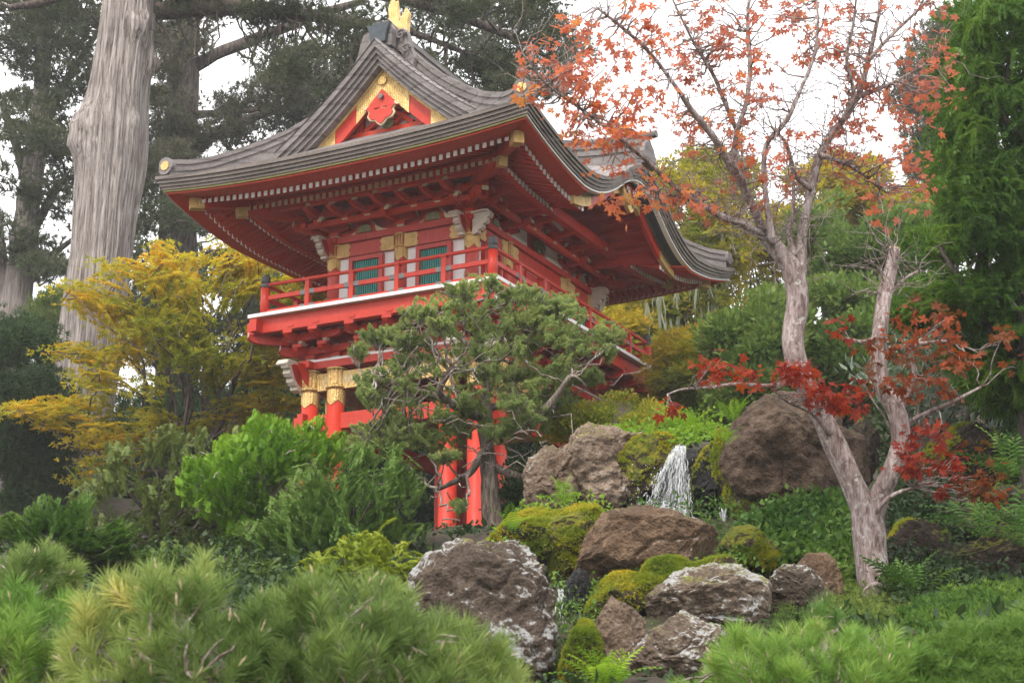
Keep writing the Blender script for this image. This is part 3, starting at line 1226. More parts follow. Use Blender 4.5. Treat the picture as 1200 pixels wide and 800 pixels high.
def strip(y0, y1, top, bot, n, x, th, m, q, wave=0):
    ys = np.linspace(y0, y1, n)
    secs = []
    for y in ys:
        z = float(kara(y))
        secs.append([(x, y, z + bot), (x + th, y, z + bot), (x + th, y, z + top), (x, y, z + top)])
    q.loft(secs, m=m)


q = MB()
strip(-2.30, 2.30, -.06, -.46, 61, bx, .09, 0, q)
strip(-2.30, 2.30, -.055, -.12, 61, bx + .088, .05, 0, q)
kb = child(q, "front_bargeboard", M['red'], roof)
for s in (-1, 1):
    q = MB()
    strip(s * 1.62, s * 2.32, -.125, -.465, 14, bx + .02, .078, 0, q)
    strip(s * 1.20, s * 2.32, -.05, -.13, 14, bx + .06, .09, 0, q)
    child(q, "gold_plate", M['gold'], kb)
q = MB()
strip(-.62, .62, -.125, -.465, 22, bx + .02, .078, 0, q)
child(q, "gold_plate", M['gold'], kb)


def pendant_outline(s):
    h = [(0, .30), (.16, .28), (.34, .22), (.44, .10), (.42, -.02), (.34, -.04), (.36, -.14), (.30, -.24), (.22, -.22), (.20, -.34), (.12, -.44), (.0, -.50)]
    return [(x * s, y * s) for x, y in h] + [(-x * s, y * s) for x, y in h[::-1][1:-1]]


q = MB()
q.prism(pendant_outline(.92), (bx + .10, 0, 6.80), (0, 1, 0), (0, 0, 1), .07)
kp = child(q, "pendant", M['gold'], kb)
q = MB()


def swirl(q, c, ax, ay, s, r=.022, turns=1.3, m=0, nrm=(1, 0, 0), flip=1):
    t = np.linspace(0, 1, 26)
    a = t * turns * 2 * math.pi
    rr = s * (1 - .78 * t)
    p = np.array(c) + np.outer(rr * np.cos(a) * flip, ax) + np.outer(rr * np.sin(a), ay)
    q.tube(p, np.linspace(r, r * .6, 26), 6, m)


for s in (-1, 1):
    swirl(q, (bx + .18, s * .13, 6.74), (0, s, 0), (0, 0, 1), .12, .026, 1.2, 0)
    swirl(q, (bx + .185, s * .13, 6.73), (0, s, 0), (0, 0, 1), .075, .02, 1.0, 1)
    swirl(q, (bx + .18, s * .10, 6.53), (0, s, 0), (0, 0, -1), .07, .02, 1.0, 2)
child(q, "painted_swirl", [M['red'], M['white'], M['shutter']], kp, True)
# curved rainbow beam on the front wall
q = MB()
ys = np.linspace(-1.2, 1.2, 21)
q.loft([[(GA + .05, y, 6.30 + .16 * (1 - (y / 1.2) ** 2)), (GA + .2, y, 6.30 + .16 * (1 - (y / 1.2) ** 2)), (GA + .2, y, 6.55 + .16 * (1 - (y / 1.2) ** 2)), (GA + .05, y, 6.55 + .16 * (1 - (y / 1.2) ** 2))] for y in ys])
rb = child(q, "rainbow_beam", M['red'], gate)
q = MB()
q.tube([(GA + .21, y, 6.43 + .16 * (1 - (y / 1.2) ** 2)) for y in np.linspace(-.85, .85, 17)], [.01] + [.045] * 15 + [.01], 8)
child(q, "white_inlay", M['white'], rb, True)

# ---- gable ends
for s in (-1, 1):
    GY = s * 3.05
    # wall behind
    q = MB()
    tri = [(-1.75, 7.30), (1.75, 7.30), (0, 8.75)]
    q.prism(tri if s > 0 else tri[::-1], (0, s * 2.85, 0), (1, 0, 0), (0, 0, 1), .06)
    gw = child(q, "gable_wall", M['white'], gate)
    q = MB()
    q.box((0, s * 2.98, 7.46), (3.3, .12, .16))
    q.box((0, s * 2.97, 7.66), (.16, .10, .3))
    for x in (-.62, .62):
        q.box((x, s * 2.96, 7.70), (.13, .1, .36))
    q.beam((-.95, s * 2.965, 7.93), (.95, s * 2.965, 7.93), .11, .13)
    for t in (-1, 1):
        q.beam((t * .1, s * 2.97, 7.85), (t * .5, s * 2.97, 7.56), .1, .09)
        q.beam((t * .1, s * 2.972, 7.60), (t * .45, s * 2.972, 7.86), .1, .07)
    child(q, "gable_lattice", M['darkred'], gw)
    q = MB()
    q.lathe((0, 0, 0), [(0, 0), (.12, 0), (.12, .02)], 12) if False else None
    a = np.linspace(0, 2 * math.pi, 15)[:-1]
    q.prism([(.13 * math.cos(t), .09 * math.sin(t)) for t in a], (0, s * 3.04, 7.60), (1, 0, 0), (0, 0, 1), .04 * -s)
    child(q, "gable_medallion", M['carve'], gw)
    # bargeboard: red, gilt ends and apex
    def bstrip(q, x0, x1, top, bot, y0, y1, m=0, n=16):
        secs = []
        for x in np.linspace(x0, x1, n):
            z = float(P0(x))
            secs.append([(x, y0, z + bot), (x, y1, z + bot), (x, y1, z + top), (x, y0, z + top)])
        q.loft(secs, m=m)
    q = MB()
    for t in (-1, 1):
        bstrip(q, t * .0, t * 2.05, -.42, -.80, s * 3.14, s * 3.22)
    bb = child(q, "bargeboard", M['red'], gate)
    q = MB()
    for t in (-1, 1):
        bstrip(q, t * .0, t * .55, -.425, -.82, s * 3.225, s * 3.235)
        bstrip(q, t * 1.0, t * 2.05, -.425, -.805, s * 3.225, s * 3.235, n=9)
        bstrip(q, t * .0, t * 2.1, -.405, -.46, s * 3.2, s * 3.25)
    a = np.linspace(0, 2 * math.pi, 17)[:-1]
    q.prism([(.085 * math.cos(t), .085 * math.sin(t)) for t in a], (0, s * 3.235, 8.36), (1, 0, 0), (0, 0, 1), .04 * -s)
    child(q, "gold_plate", M['gold'], bb)
    q = MB()
    dia = [(0, .33), (.27, .05), (.22, -.03), (.14, -.02), (-.14, -.02), (-.22, -.03), (-.27, .05)]
    q.prism(dia if s < 0 else dia[::-1], (0, s * 3.245, 7.86), (1, 0, 0), (0, 0, 1), .03)
    pd = child(q, "pendant", M['red'], bb)
    q = MB()
    hole = [(0, .10), (.10, .07), (.17, .12), (.27, .16), (.33, .10), (.27, .09), (.23, .04), (.26, -.03), (.21, -.10), (.11, -.12), (.06, -.18), (0, -.22)]
    out = hole + [(-x, y) for x, y in hole[::-1][1:-1]]
    q.prism([(x * 1.12, y * 1.12) for x, y in (out if s < 0 else out[::-1])], (0, s * 3.25, 7.72), (1, 0, 0), (0, 0, 1), .035)
    child(q, "pendant_rim", M['cream'], pd)
    q = MB()
    q.prism([(x * .98, y * .98) for x, y in (out if s < 0 else out[::-1])], (0, s * 3.262, 7.72), (1, 0, 0), (0, 0, 1), .045)
    a = np.linspace(0, 2 * math.pi, 7)[:-1]
    q.prism([(.05 * math.cos(t), .05 * math.sin(t)) for t in (a if s < 0 else a[::-1])], (0, s * 3.28, 8.03), (1, 0, 0), (0, 0, 1), .05, 2)
    child(q, "pendant_scroll", [M['red'], M['cream'], M['steel']], pd)
    # verge: three grey layers rising to the apex
    q = MB()
    for t in (-1, 1):
        for (y1, top, bot) in ((3.55, .05, -.10), (3.50, -.102, -.20), (3.45, -.202, -.30), (3.40, -.302, -.40)):
            bstrip(q, t * .0, t * 2.5, top, bot, s * 3.0, s * y1, n=24)
    child(q, "verge", M['ridge'], roof)
    q = MB()
    for t in (-1, 1):
        secs = []
        for x in np.linspace(0, 2.55, 26):
            z = float(P0(x))
            secs.append([(t * x, s * y, z + dz) for y, dz in ((3.57, .04), (3.52, .085), (3.3, .12), (3.05, .13), (2.9, .06))])
        q.loft(secs, closed=False, cap=False)
    child(q, "verge_tiles", M['tile'], roof, True)
    # thin seams across the verge tiles
    q = MB()
    for t in (-1, 1):
        for x in np.linspace(.12, 2.4, 17):
            z = float(P0(x)); z2 = float(P0(x + .16))
            q.tube([(t * x, s * 3.57, z + .045), (t * (x + .05), s * 3.4, z - .0 + .10), (t * (x + .16), s * 2.95, z2 + .10)], .012, 5)
    child(q, "verge_seams", M['ridge'], roof)
    # descending ridges
    for t in (-1, 1):
        q = MB()
        run = [(t * .2, s * 2.9, 8.98), (t * .6, s * 2.92, 8.55), (t * 1.0, s * 2.98, 8.18), (t * 1.5, s * 3.1, 7.80), (t * 2.0, s * 3.35, 7.46), (t * 2.3, s * 3.58, 7.26), (t * 2.6, s * 3.82, 7.08), (t * 3.0, s * 4.16, 6.85), (t * 3.3, s * 4.42, 6.74), (t * 3.56, s * 4.64, 6.71)]
        run = np.array(run)
        boxrun(q, run, .24, [(-.3, .02, 1.0), (.02, .08, 1.2), (.08, .15, .95), (.15, .21, 1.15), (.21, .26, .7)])
        dr = child(q, "descending_ridge", M['ridge'], roof)
        e = run[-1]
        d = unit(np.array([t * 1.0, s * 1.0, 0]))
        n_ = np.array([-d[1], d[0], 0])
        q = MB()
        ro = [(.155 * math.cos(a) * (1 + .1 * math.cos(3 * a)), .165 * math.sin(a) + .02) for a in np.linspace(0, 2 * math.pi, 21)[:-1]]
        fd = np.array([0, s * 1.0, 0]) if True else d
        q.prism(ro, e + np.array([0, 0, .1]) + fd * .02, n_ if False else np.array([1.0, 0, 0]) * (-s), (0, 0, 1), .12 * -1 if False else .12)
        q.prism([(x * .8, y * .8) for x, y in ro], e + np.array([t * .03, s * .0, .1]), np.array([0, t * 1.0, 0]), (0, 0, 1), .1)
        child(q, "end_tile", M['ridge'], dr)
        g = MB()
        g.prism([(.088 * math.cos(a), .088 * math.sin(a)) for a in np.linspace(0, 2 * math.pi, 21)[:-1]], e + np.array([0, s * .13, .12]), np.array([1.0, 0, 0]) * (-s), (0, 0, 1), .025)
        child(g, "gold_disc", M['gold'], dr)
    # carved tile wings and demon tile at the ridge end
    q = MB()
    for t in (-1, 1):
        fin = [(.10, -.1), (.30, -.22), (.46, -.45), (.56, -.55), (.60, -.40), (.50, -.15), (.46, .05), (.40, .20), (.26, .24), (.16, .14)]
        q.prism([(x * t, y) for x, y in fin], (0, s * 3.16, 9.12), (1, 0, 0), (0, 0, 1), .14 * t * s)
        swirl(q, (t * .33, s * 3.22, 9.20), (t, 0, 0), (0, 0, 1), .11, .03, 1.2)
        swirl(q, (t * .45, s * 3.22, 8.90), (t, 0, 0), (0, 0, 1), .10, .025, 1.1)
    child(q, "ridge_fin", M['ridge'], roof)
    q = MB()
    oni = [(-.15, -.10), (.15, -.10), (.18, .12), (.24, .28), (.14, .25), (.07, .30), (0, .27), (-.07, .30), (-.14, .25), (-.24, .28), (-.18, .12)]
    q.prism([(-.24, -.15), (.24, -.15), (.25, .18), (.16, .36), (-.16, .36), (-.25, .18)], (0, s * 3.22, 9.10), (1, 0, 0), (0, 0, 1), .16, 1)
    q.prism(oni, (0, s * 3.36, 9.12), (1, 0, 0), (0, 0, 1), .10)
    for t in (-1, 1):
        q.box((t * .08, s * 3.38, 9.26), (.09, .12, .05), rz=.2 * t)
        q.box((t * .07, s * 3.39, 9.12), (.12, .1, .06), rz=.2 * t)
        q.box((t * .15, s * 3.37, 9.18), (.04, .1, .16))
    q.box((0, s * 3.37, 9.17), (.08, .14, .09))
    child(q, "ridge_end_tile", [M['oni'], M['ridge']], roof)
    q = MB()
    # gilt fish-tail finial
    for (dx, hgt, lean) in ((-.02, .78, .0), (.16, .48, .12), (-.16, .22, -.1)):
        pr = [(-.08, 0), (-.10, hgt * .35), (-.13 + lean, hgt * .7), (-.05 + lean, hgt), (.02 + lean, hgt * .72), (.10, hgt * .4), (.10, 0)]
        q.prism(pr, (dx, s * 2.80, 9.44), (1, 0, 0), (0, 0, 1), .09)
        q.prism([(a * .8, b * .9) for a, b in pr], (dx, s * 2.78, 9.44), (0, 1, 0), (0, 0, 1), .05)
    child(q, "gold_finial", M['gold'], roof)
q = MB()
ys = np.linspace(-3.2, 3.2, 21)
boxrun(q, [(0, y, 9.02 + .05 * (abs(y) / 3.2) ** 3) for y in ys], .36, [(-.2, .1, 1.0), (.1, .17, 1.16), (.17, .25, .95), (.25, .32, 1.12), (.32, .42, .75)])
child(q, "main_ridge", M['ridge'], roof)
# ------------------------------------------------------------------ plant and rock tools
def orient(d, up):
    y = unit(d)
    x = np.cross(y, up)
    bad = np.linalg.norm(x, axis=1) < 1e-3
    x[bad] = [1, 0, 0]
    x = unit(x)
    z = np.cross(x, y)
    return np.stack([x, y, z], 2)


def plant_parts(mb, pos, d, up, size, tm, rn, m=0, width=1.0):
    """set one leaf template at every position, turned to its own direction"""
    tv, tf = tm
    R = orient(np.asarray(d, float), np.asarray(up, float))
    size = np.broadcast_to(size, (len(pos),))
    t = tv * np.array([width, 1, 1])
    v = np.einsum('nij,kj->nki', R, t) * size[:, None, None] + np.asarray(pos)[:, None]
    k = len(tv)
    f = (np.arange(len(pos))[:, None, None] * k + tf[None]).reshape(-1, tf.shape[1])
    mb.add(v.reshape(-1, 3), f, m, np.repeat(rn, len(tf)))


def tmpl_leaf(w=.28, fold=.06):
    return np.array([(0, 0, 0), (w, .42, fold), (0, 1, 0), (-w, .42, fold)], float), np.array([[0, 1, 2, 3]])


def tmpl_kites(angs, lens, w=.16):
    v, f = [], []
    for a, l in zip(angs, lens):
        a = math.radians(a)
        c, s = math.cos(a), math.sin(a)
        b = len(v)
        for x, y, z in ((0, 0, 0), (w, .5 * l, .03), (0, l, -.06 * l), (-w, .5 * l, .03)):
            v.append((x * c + y * s, y * c - x * s, z))
        f.append((b, b + 1, b + 2, b + 3))
    return np.array(v, float), np.array(f)


def tmpl_tuft(n, spread, w, seed=1, curve=0.0, base=0.25):
    """n thin blades fanning out of one shoot"""
    r = np.random.default_rng(seed)
    v, f = [], []
    for k in range(n):
        a = r.uniform(0, 2 * math.pi)
        sp = math.radians(spread) * math.sqrt(r.uniform(.02, 1))
        d = np.array([math.sin(sp) * math.cos(a), math.cos(sp), math.sin(sp) * math.sin(a)])
        s = unit(np.cross(d, [math.cos(a * 3.1), .2, math.sin(a * 3.1)]))
        o = np.array([0, r.uniform(0, base), 0])
        L = r.uniform(.7, 1.0)
        b = len(v)
        v += [o - s * w / 2, o + s * w / 2, o + d * L]
        f.append((b, b + 1, b + 2))
    return np.array(v, float), np.array(f)


def tmpl_brush(n, w=.022, L=.52):
    """a pine shoot: needles all round the stem, leaning forward, closing to a tuft at the tip"""
    r = np.random.default_rng(9)
    v, f = [], []
    for k in range(n):
        t = .62 * (k / n) ** .8
        a = k * 2.399
        sp = math.radians(r.uniform(42, 72) * (1 - .45 * k / n))
        d = np.array([math.sin(sp) * math.cos(a), math.cos(sp), math.sin(sp) * math.sin(a)])
        s = unit(np.cross(d, r.normal(size=3)))
        o = np.array([0, t, 0])
        l = L * r.uniform(.75, 1.05)
        b = len(v)
        bend = np.array([0, -.04, 0]) * l
        v += [o - s * w / 2, o + s * w / 2, o + d * l * .6 + s * w * .4 - bend, o + d * l * .6 - s * w * .4 - bend, o + d * l]
        f += [(b, b + 1, b + 2), (b, b + 2, b + 3), (b + 3, b + 2, b + 4)]
    return np.array(v, float), np.array(f)


def tmpl_spray(pairs, w, ang=48, droop=.12, side=.42):
    """flat feathery spray of scale leaves"""
    v, f = [], []
    def blade(o, d, L, ww):
        s = np.array([-d[1], d[0], 0]) * ww
        b = len(v)
        e = np.array(o) + np.array(d) * L
        e[2] -= droop * L
        v.extend([np.array(o) - s * .5, np.array(o) + s * .5, e])
        f.append((b, b + 1, b + 2))
    blade((0, 0, 0), np.array([0, 1, 0.]), 1.0, w)
    for k in range(pairs):
        t = .12 + .75 * k / pairs
        for s in (-1, 1):
            a = math.radians(ang * (1 - .25 * t)) * s
            blade((0, t, -droop * t * t), np.array([math.sin(a), math.cos(a), 0.]), side * (1.05 - .6 * t), w * .9)
    return np.array(v, float), np.array(f)


def tmpl_fern(n=11, arch=.45):
    """one fern frond: leaflets in pairs along an arching stalk"""
    v, f = [], []
    for k in range(n):
        t = (k + .6) / n
        y, z = t, arch * (t - 1.35 * t * t)
        L = .26 * math.sin(math.pi * min(1, .12 + .9 * t)) ** .8 + .015
        for s in (-1, 1):
            b = len(v)
            v += [(0, y - .028, z), (s * L * .55, y + .0 + .03, z - .01), (s * L, y + .07, z - .05 * 1), (s * L * .5, y + .045 + .03, z - .012)]
            f.append((b, b + 1, b + 2, b + 3))
    return np.array(v, float), np.array(f)


T_LEAF = tmpl_leaf()
T_NARROW = tmpl_leaf(.14, .03)
T_MAPLE = tmpl_kites((-105, -52, 0, 52, 105), (.55, .82, .95, .82, .55), .19)
T_MAPLE3 = tmpl_kites((-62, 0, 62), (.8, 1.0, .8), .19)
T_TUFT = tmpl_tuft(9, 62, .13, 2)
T_TUFTF = tmpl_tuft(13, 70, .085, 3)
T_SPRAY = tmpl_spray(4, .13)
T_SPRAYF = tmpl_spray(7, .085, 44, .2, .38)
T_NEEDLE = tmpl_tuft(40, 62, .036, 5, base=.25)
T_BRUSH = tmpl_brush(64)
T_NEEDLE2 = tmpl_tuft(34, 52, .028, 6, base=.30)
T_FINE = tmpl_spray(3, .16, 40, .1, .5)
T_SPRIG = tmpl_tuft(6, 48, .16, 12)
T_FERN = tmpl_fern()
T_MOSS = tmpl_tuft(7, 70, .28, 8)


def in_poly(p, poly):
    poly = np.asarray(poly, float)
    x, y = p[:, 0], p[:, 1]
    c = np.zeros(len(p), bool)
    j = len(poly) - 1
    for i in range(len(poly)):
        xi, yi = poly[i]
        xj, yj = poly[j]
        with np.errstate(divide='ignore', invalid='ignore'):
            c ^= ((yi > y) != (yj > y)) & (x < (xj - xi) * (y - yi) / (yj - yi + 1e-12) + xi)
        j = i
    return c


def edge_dist(p, poly):
    poly = np.asarray(poly, float)
    d = np.full(len(p), 1e9)
    for i in range(len(poly)):
        a, b = poly[i - 1], poly[i]
        ab = b - a
        t = np.clip(((p - a) @ ab) / (ab @ ab + 1e-9), 0, 1)
        d = np.minimum(d, np.linalg.norm(p - a - t[:, None] * ab, axis=1))
    return d


def fill_volume(poly, d, thick, n, r, gap=0.0, gscale=40, front=.62):
    """n clump centres through the volume of a crown whose outline is given; returns positions and 0..1 inwardness"""
    poly = np.asarray(poly, float)
    lo, hi = poly.min(0), poly.max(0)
    out = []
    while sum(len(o) for o in out) < n * 1.02 + 1:
        p = r.uniform(lo, hi, (n * 3, 2))
        p = p[in_poly(p, poly)]
        if gap:
            g = fbm(np.stack([p[:, 0] / gscale, p[:, 1] / gscale * 1.5, 0 * p[:, 0]], 1), 3, int(lo[0]) & 255)
            p = p[g > gap - .9 * r.uniform(0, .25, len(p))]
        out.append(p)
    p = np.concatenate(out)[:n]
    e = edge_dist(p, poly)
    t = np.clip(e / max(e.max(), 1e-6), 0, 1)
    s = np.where(r.uniform(0, 1, n) < front, -1, 1) * r.uniform(.25, 1, n) ** .6
    dep = d + thick * np.sqrt(t) * s
    pos = np.array([at(a, b, c) for (a, b), c in zip(p, dep)])
    return pos, t, s


def clumps(mb, pos, rad, per, tm, size, r, flat=.6, upb=.5, crn=None, jit=.5, shell=.35, m=0, out=1.0, droop=False, width=1.0, sizej=.35):
    n = len(pos)
    rad = np.broadcast_to(rad, (n,))
    N = n * per
    u = unit(r.normal(size=(N, 3)))
    q = u * (r.uniform(shell, 1, (N, 1)) ** .6)
    q[:, 2] *= flat
    P = np.repeat(pos, per, 0) + q * np.repeat(rad, per)[:, None]
    dr = u * out + np.array([0, 0, upb]) + r.normal(size=(N, 3)) * .35
    if droop:
        dr = u * np.array([1, 1, .25]) + np.array([0, 0, -upb]) + r.normal(size=(N, 3)) * .25
    up = np.array([0, 0, 1.0]) + r.normal(size=(N, 3)) * .45
    c = r.uniform(0, 1, n) if crn is None else crn
    rn = np.clip(np.repeat(c, per) * (1 - jit) + r.uniform(0, 1, N) * jit, 0, 1)
    plant_parts(mb, P, dr, up, size * r.uniform(1 - sizej, 1 + sizej, N), tm, rn, m, width)


def wob_line(p, q, n, amp, r, sag=0.0):
    p, q = np.array(p, float), np.array(q, float)
    t = np.linspace(0, 1, n)
    L = np.linalg.norm(q - p)
    w = r.normal(size=(n, 3)).cumsum(0)
    w -= w[0] + (w[-1] - w[0]) * t[:, None]
    out = p + (q - p) * t[:, None] + w * amp * L / math.sqrt(n)
    out[:, 2] += sag * L * 4 * t * (1 - t)
    return out


def put(mb, name, mats, root, smooth=False, label=None, kind=None):
    """mesh drawn in world space, linked as a part of root (which stands at its own base)"""
    L = np.array(root.location)
    mb.v = [v - L for v in mb.v]
    o = mb.build(name, mats, root, smooth, kind)
    if label:
        o["label"] = label
    return o


def solo(mb, name, mats, label, cat, group=None, smooth=False, kind=None):
    v = np.concatenate(mb.v)
    L = np.array([(v[:, 0].min() + v[:, 0].max()) / 2, (v[:, 1].min() + v[:, 1].max()) / 2, v[:, 2].min()])
    mb.v = [x - L for x in mb.v]
    o = mb.build(name, mats, None, smooth)
    o.location = L
    return tag(o, label, cat, group, kind)


def smooth_path(pts, k=4):
    """Catmull-Rom through (x, y, z, r) rows"""
    p = np.asarray(pts, float)
    a = np.concatenate([[2 * p[0] - p[1]], p, [2 * p[-1] - p[-2]]])
    out = []
    for i in range(1, len(a) - 2):
        for t in np.linspace(0, 1, k, endpoint=False):
            out.append(.5 * ((2 * a[i]) + (-a[i - 1] + a[i + 1]) * t + (2 * a[i - 1] - 5 * a[i] + 4 * a[i + 1] - a[i + 2]) * t * t + (-a[i - 1] + 3 * a[i] - 3 * a[i + 1] + a[i + 2]) * t ** 3))
    out.append(p[-1])
    return np.array(out)


def limb(mb, pix, d, m=0, n=12, k=4, rough=.10, seed=0, dd=None):
    """pix: (px, py, radius px) along a limb at distance d (dd: extra depth per point)"""
    rows = []
    for i, (x, y, rr) in enumerate(pix):
        di = d + (dd[i] if dd is not None else 0)
        rows.append([*at(x, y, di), rr * di / F_PX])
    P = smooth_path(rows, k)
    K = len(P)
    a = np.arange(n) * 2 * math.pi / n
    g = np.stack([np.cos(a)[None] * 1.3 + 0 * P[:, :1], np.sin(a)[None] * 1.3 + 0 * P[:, :1], P[:, 2:3] * 3.0 + 0 * a[None]], -1)
    w = 1 + rough * fbm(g, 3, seed)
    mb.tube(P[:, :3], P[:, 3], n, m, wob=w)
    return P


def plumes(mb, roots, tips, per, tm, size, r, crn, ang=42, start=.2, flat=False, arch=0.0, jit=.4, taper=.5, m=0):
    """feathery shoots: small sprigs set along every line from root to tip"""
    n = len(tips)
    N = n * per
    ax = tips - roots
    L = np.linalg.norm(ax, axis=1)
    a = unit(ax)
    t = r.uniform(start, 1.0, (n, per)) ** .8
    P = roots[:, None] + ax[:, None] * t[..., None]
    P[..., 2] += arch * L[:, None] * 4 * t * (1 - t)
    lat = unit(np.cross(a, [0, 0, 1.0]) + r.normal(size=(n, 3)) * .15)
    if flat:
        side = lat[:, None] * np.where(r.uniform(0, 1, (n, per)) < .5, -1, 1)[..., None] + r.normal(size=(n, per, 3)) * .18
    else:
        side = r.normal(size=(n, per, 3))
    an = math.radians(ang) * r.uniform(.35, 1.15, (n, per))[..., None]
    d = np.cos(an) * a[:, None] + np.sin(an) * unit(side)
    P = P + unit(side) * (L[:, None, None] * .05) * (1 - t[..., None])
    sz = size * (1.15 - taper * t) * r.uniform(.7, 1.25, (n, per))
    up = np.cross(lat, a)[:, None] + r.normal(size=(n, per, 3)) * .3
    rn = np.clip(crn[:, None] * (1 - jit) + r.uniform(0, 1, (n, per)) * jit + (t - .6) * .25, 0, 1)
    plant_parts(mb, P.reshape(-1, 3), d.reshape(-1, 3), up.reshape(-1, 3), sz.ravel(), tm, rn.ravel(), m)


# ---- bark, rock, moss and leaf materials
def barkmat(name, c1, c2, c3, stretch=(5, 5, .7), scale=2.0, bs=.8, bd=.05, lichen=None):
    m, nt, b = mat(name)
    v = coords(nt, stretch)
    n1 = noise(nt, v, scale, 8, 0.7, .6)
    n2 = noise(nt, coords(nt), .6, 4)
    col = ramp(nt, mathn(nt, 'ADD', mathn(nt, 'MULTIPLY', n1, .8), mathn(nt, 'MULTIPLY', n2, .2)), [(.40, c1), (.5, c2), (.60, c3)])  # dark stop paints in furrow shade that the soft light leaves out
    if lichen:
        l = noise(nt, coords(nt), lichen[1], 6, .7)
        f = ramp(nt, l, [(lichen[2], (0, 0, 0)), (lichen[2] + .06, (1, 1, 1))])
        col = mixc(nt, f, col, lichen[0])
    nt.links.new(col, b.inputs["Base Color"])
    b.inputs["Roughness"].default_value = .9
    b.inputs["Specular IOR Level"].default_value = .2
    bump(nt, b, n1, bs, bd)
    return m


def rockmat(name, c1, c2, c3, lichen=0.0, moss=0.0, wet=0.0, pal=(.36, .36, .35), ls=9.0):
    m, nt, b = mat(name)
    v = coords(nt)
    n1 = noise(nt, v, 1.8, 8, .68, .4)
    n2 = noise(nt, v, 11, 7, .75)
    n3 = noise(nt, v, 55, 4, .7)
    vo = node(nt, 'ShaderNodeTexVoronoi', Scale=38.0)
    nt.links.new(v, vo.inputs['Vector'])
    n3 = mathn(nt, 'ADD', mathn(nt, 'MULTIPLY', n3, .6), mathn(nt, 'MULTIPLY', vo.outputs['Distance'], .55))
    f = mathn(nt, 'ADD', mathn(nt, 'MULTIPLY', n1, .5), mathn(nt, 'ADD', mathn(nt, 'MULTIPLY', n2, .35), mathn(nt, 'MULTIPLY', n3, .15)))
    col = ramp(nt, f, [(.36, c1), (.5, c2), (.62, c3)])
    g = nt.nodes.new("ShaderNodeNewGeometry")
    sx = nt.nodes.new("ShaderNodeSeparateXYZ")
    nt.links.new(g.outputs["Normal"], sx.inputs[0])
    rough = None
    if lichen:
        l1 = mathn(nt, 'ADD', mathn(nt, 'MULTIPLY', noise(nt, v, ls, 9, .8, .2), .62), mathn(nt, 'MULTIPLY', noise(nt, v, ls * 3.2, 5, .7), .38))
        l2 = noise(nt, v, 1.3, 3, .5)
        k = mathn(nt, 'ADD', mathn(nt, 'ADD', l1, mathn(nt, 'MULTIPLY', mathn(nt, 'SUBTRACT', sx.outputs["Z"], .35), .16)), mathn(nt, 'MULTIPLY', mathn(nt, 'SUBTRACT', l2, .5), .75))
        lf = ramp(nt, k, [(.61 - .12 * lichen, (0, 0, 0)), (.66 - .12 * lichen, (.9, .9, .9))])
        lc = ramp(nt, n3, [(.3, tuple(x * .62 for x in pal)), (.65, pal)])
        col = mixc(nt, lf, col, lc)
    if moss:
        l1 = noise(nt, v, 4.0, 8, .75)
        k = mathn(nt, 'ADD', mathn(nt, 'MULTIPLY', l1, .8), mathn(nt, 'MULTIPLY', sx.outputs["Z"], .30))
        mf = ramp(nt, k, [(.70 - .35 * moss, (0, 0, 0)), (.80 - .35 * moss, (1, 1, 1))])
        mc = ramp(nt, n2, [(.3, (.045, .065, .008)), (.5, (.13, .145, .012)), (.68, (.28, .22, .018))])
        col = mixc(nt, mf, col, mc)
    nt.links.new(col, b.inputs["Base Color"])
    b.inputs["Roughness"].default_value = .88 - .65 * wet
    b.inputs["Specular IOR Level"].default_value = .25 + .4 * wet
    bump(nt, b, mathn(nt, 'ADD', f, mathn(nt, 'MULTIPLY', n3, .3)), 1.0, .06)
    return m


M['bark_pale'] = barkmat('pale_cypress_bark', (.17, .137, .122), (.45, .385, .355), (.66, .59, .55), (11, 11, .30), 1.5, 1.0, .22)
M['bark_far'] = barkmat('grey_cypress_bark', (.10, .085, .08), (.22, .185, .17), (.34, .29, .27), (6, 6, .6), 1.4, 1.0, .08)
M['bark_dark'] = barkmat('dark_bark', (.035, .026, .022), (.085, .066, .056), (.16, .13, .115), (6, 6, .8), 2.0)
M['bark_maple'] = barkmat('lichened_maple_bark', (.12, .080, .070), (.26, .20, .185), (.40, .345, .33), (8, 8, 2.2), 3.2, .8, .02, ((.44, .42, .385), 14.0, .575))
M['bark_juniper'] = barkmat('juniper_bark', (.06, .045, .035), (.16, .125, .10), (.30, .25, .21), (9, 9, 1.5), 3.0, .9, .02)
M['twig'] = barkmat('twig_bark', (.10, .075, .06), (.22, .175, .15), (.38, .33, .29), (9, 9, 3), 3.0, .5, .01)
M['cut'] = simple('cut_wood', (.34, .24, .15), (.55, .43, .30), .8, 12, .2)
M['rock_brown'] = rockmat('brown_rock', (.046, .027, .016), (.122, .076, .046), (.25, .165, .108), .05, .06)
M['rock_deep'] = rockmat('deep_brown_rock', (.030, .019, .013), (.080, .052, .036), (.165, .115, .082), .0, .12)
M['rock_lichen'] = rockmat('lichened_rock', (.028, .020, .014), (.072, .052, .038), (.15, .112, .085), .9, .16)
M['rock_lichen2'] = rockmat('grey_lichened_rock', (.052, .036, .024), (.132, .097, .070), (.255, .20, .152), .8, .18, pal=(.40, .40, .39))
M['rock_pale'] = rockmat('pale_brown_rock', (.062, .040, .026), (.165, .115, .080), (.32, .25, .195), .2, .2)
M['rock_dark'] = rockmat('dark_rock', (.018, .013, .010), (.045, .032, .025), (.09, .066, .05), .0, .35)
M['rock_wet'] = rockmat('wet_black_rock', (.003, .003, .003), (.007, .007, .006), (.016, .015, .014), .0, .0, .38)  # black wet rock; the same black paints the shade of the waterfall cavity
M['rock_moss'] = rockmat('mossy_rock', (.03, .022, .015), (.07, .05, .035), (.14, .10, .075), .0, 1.0)
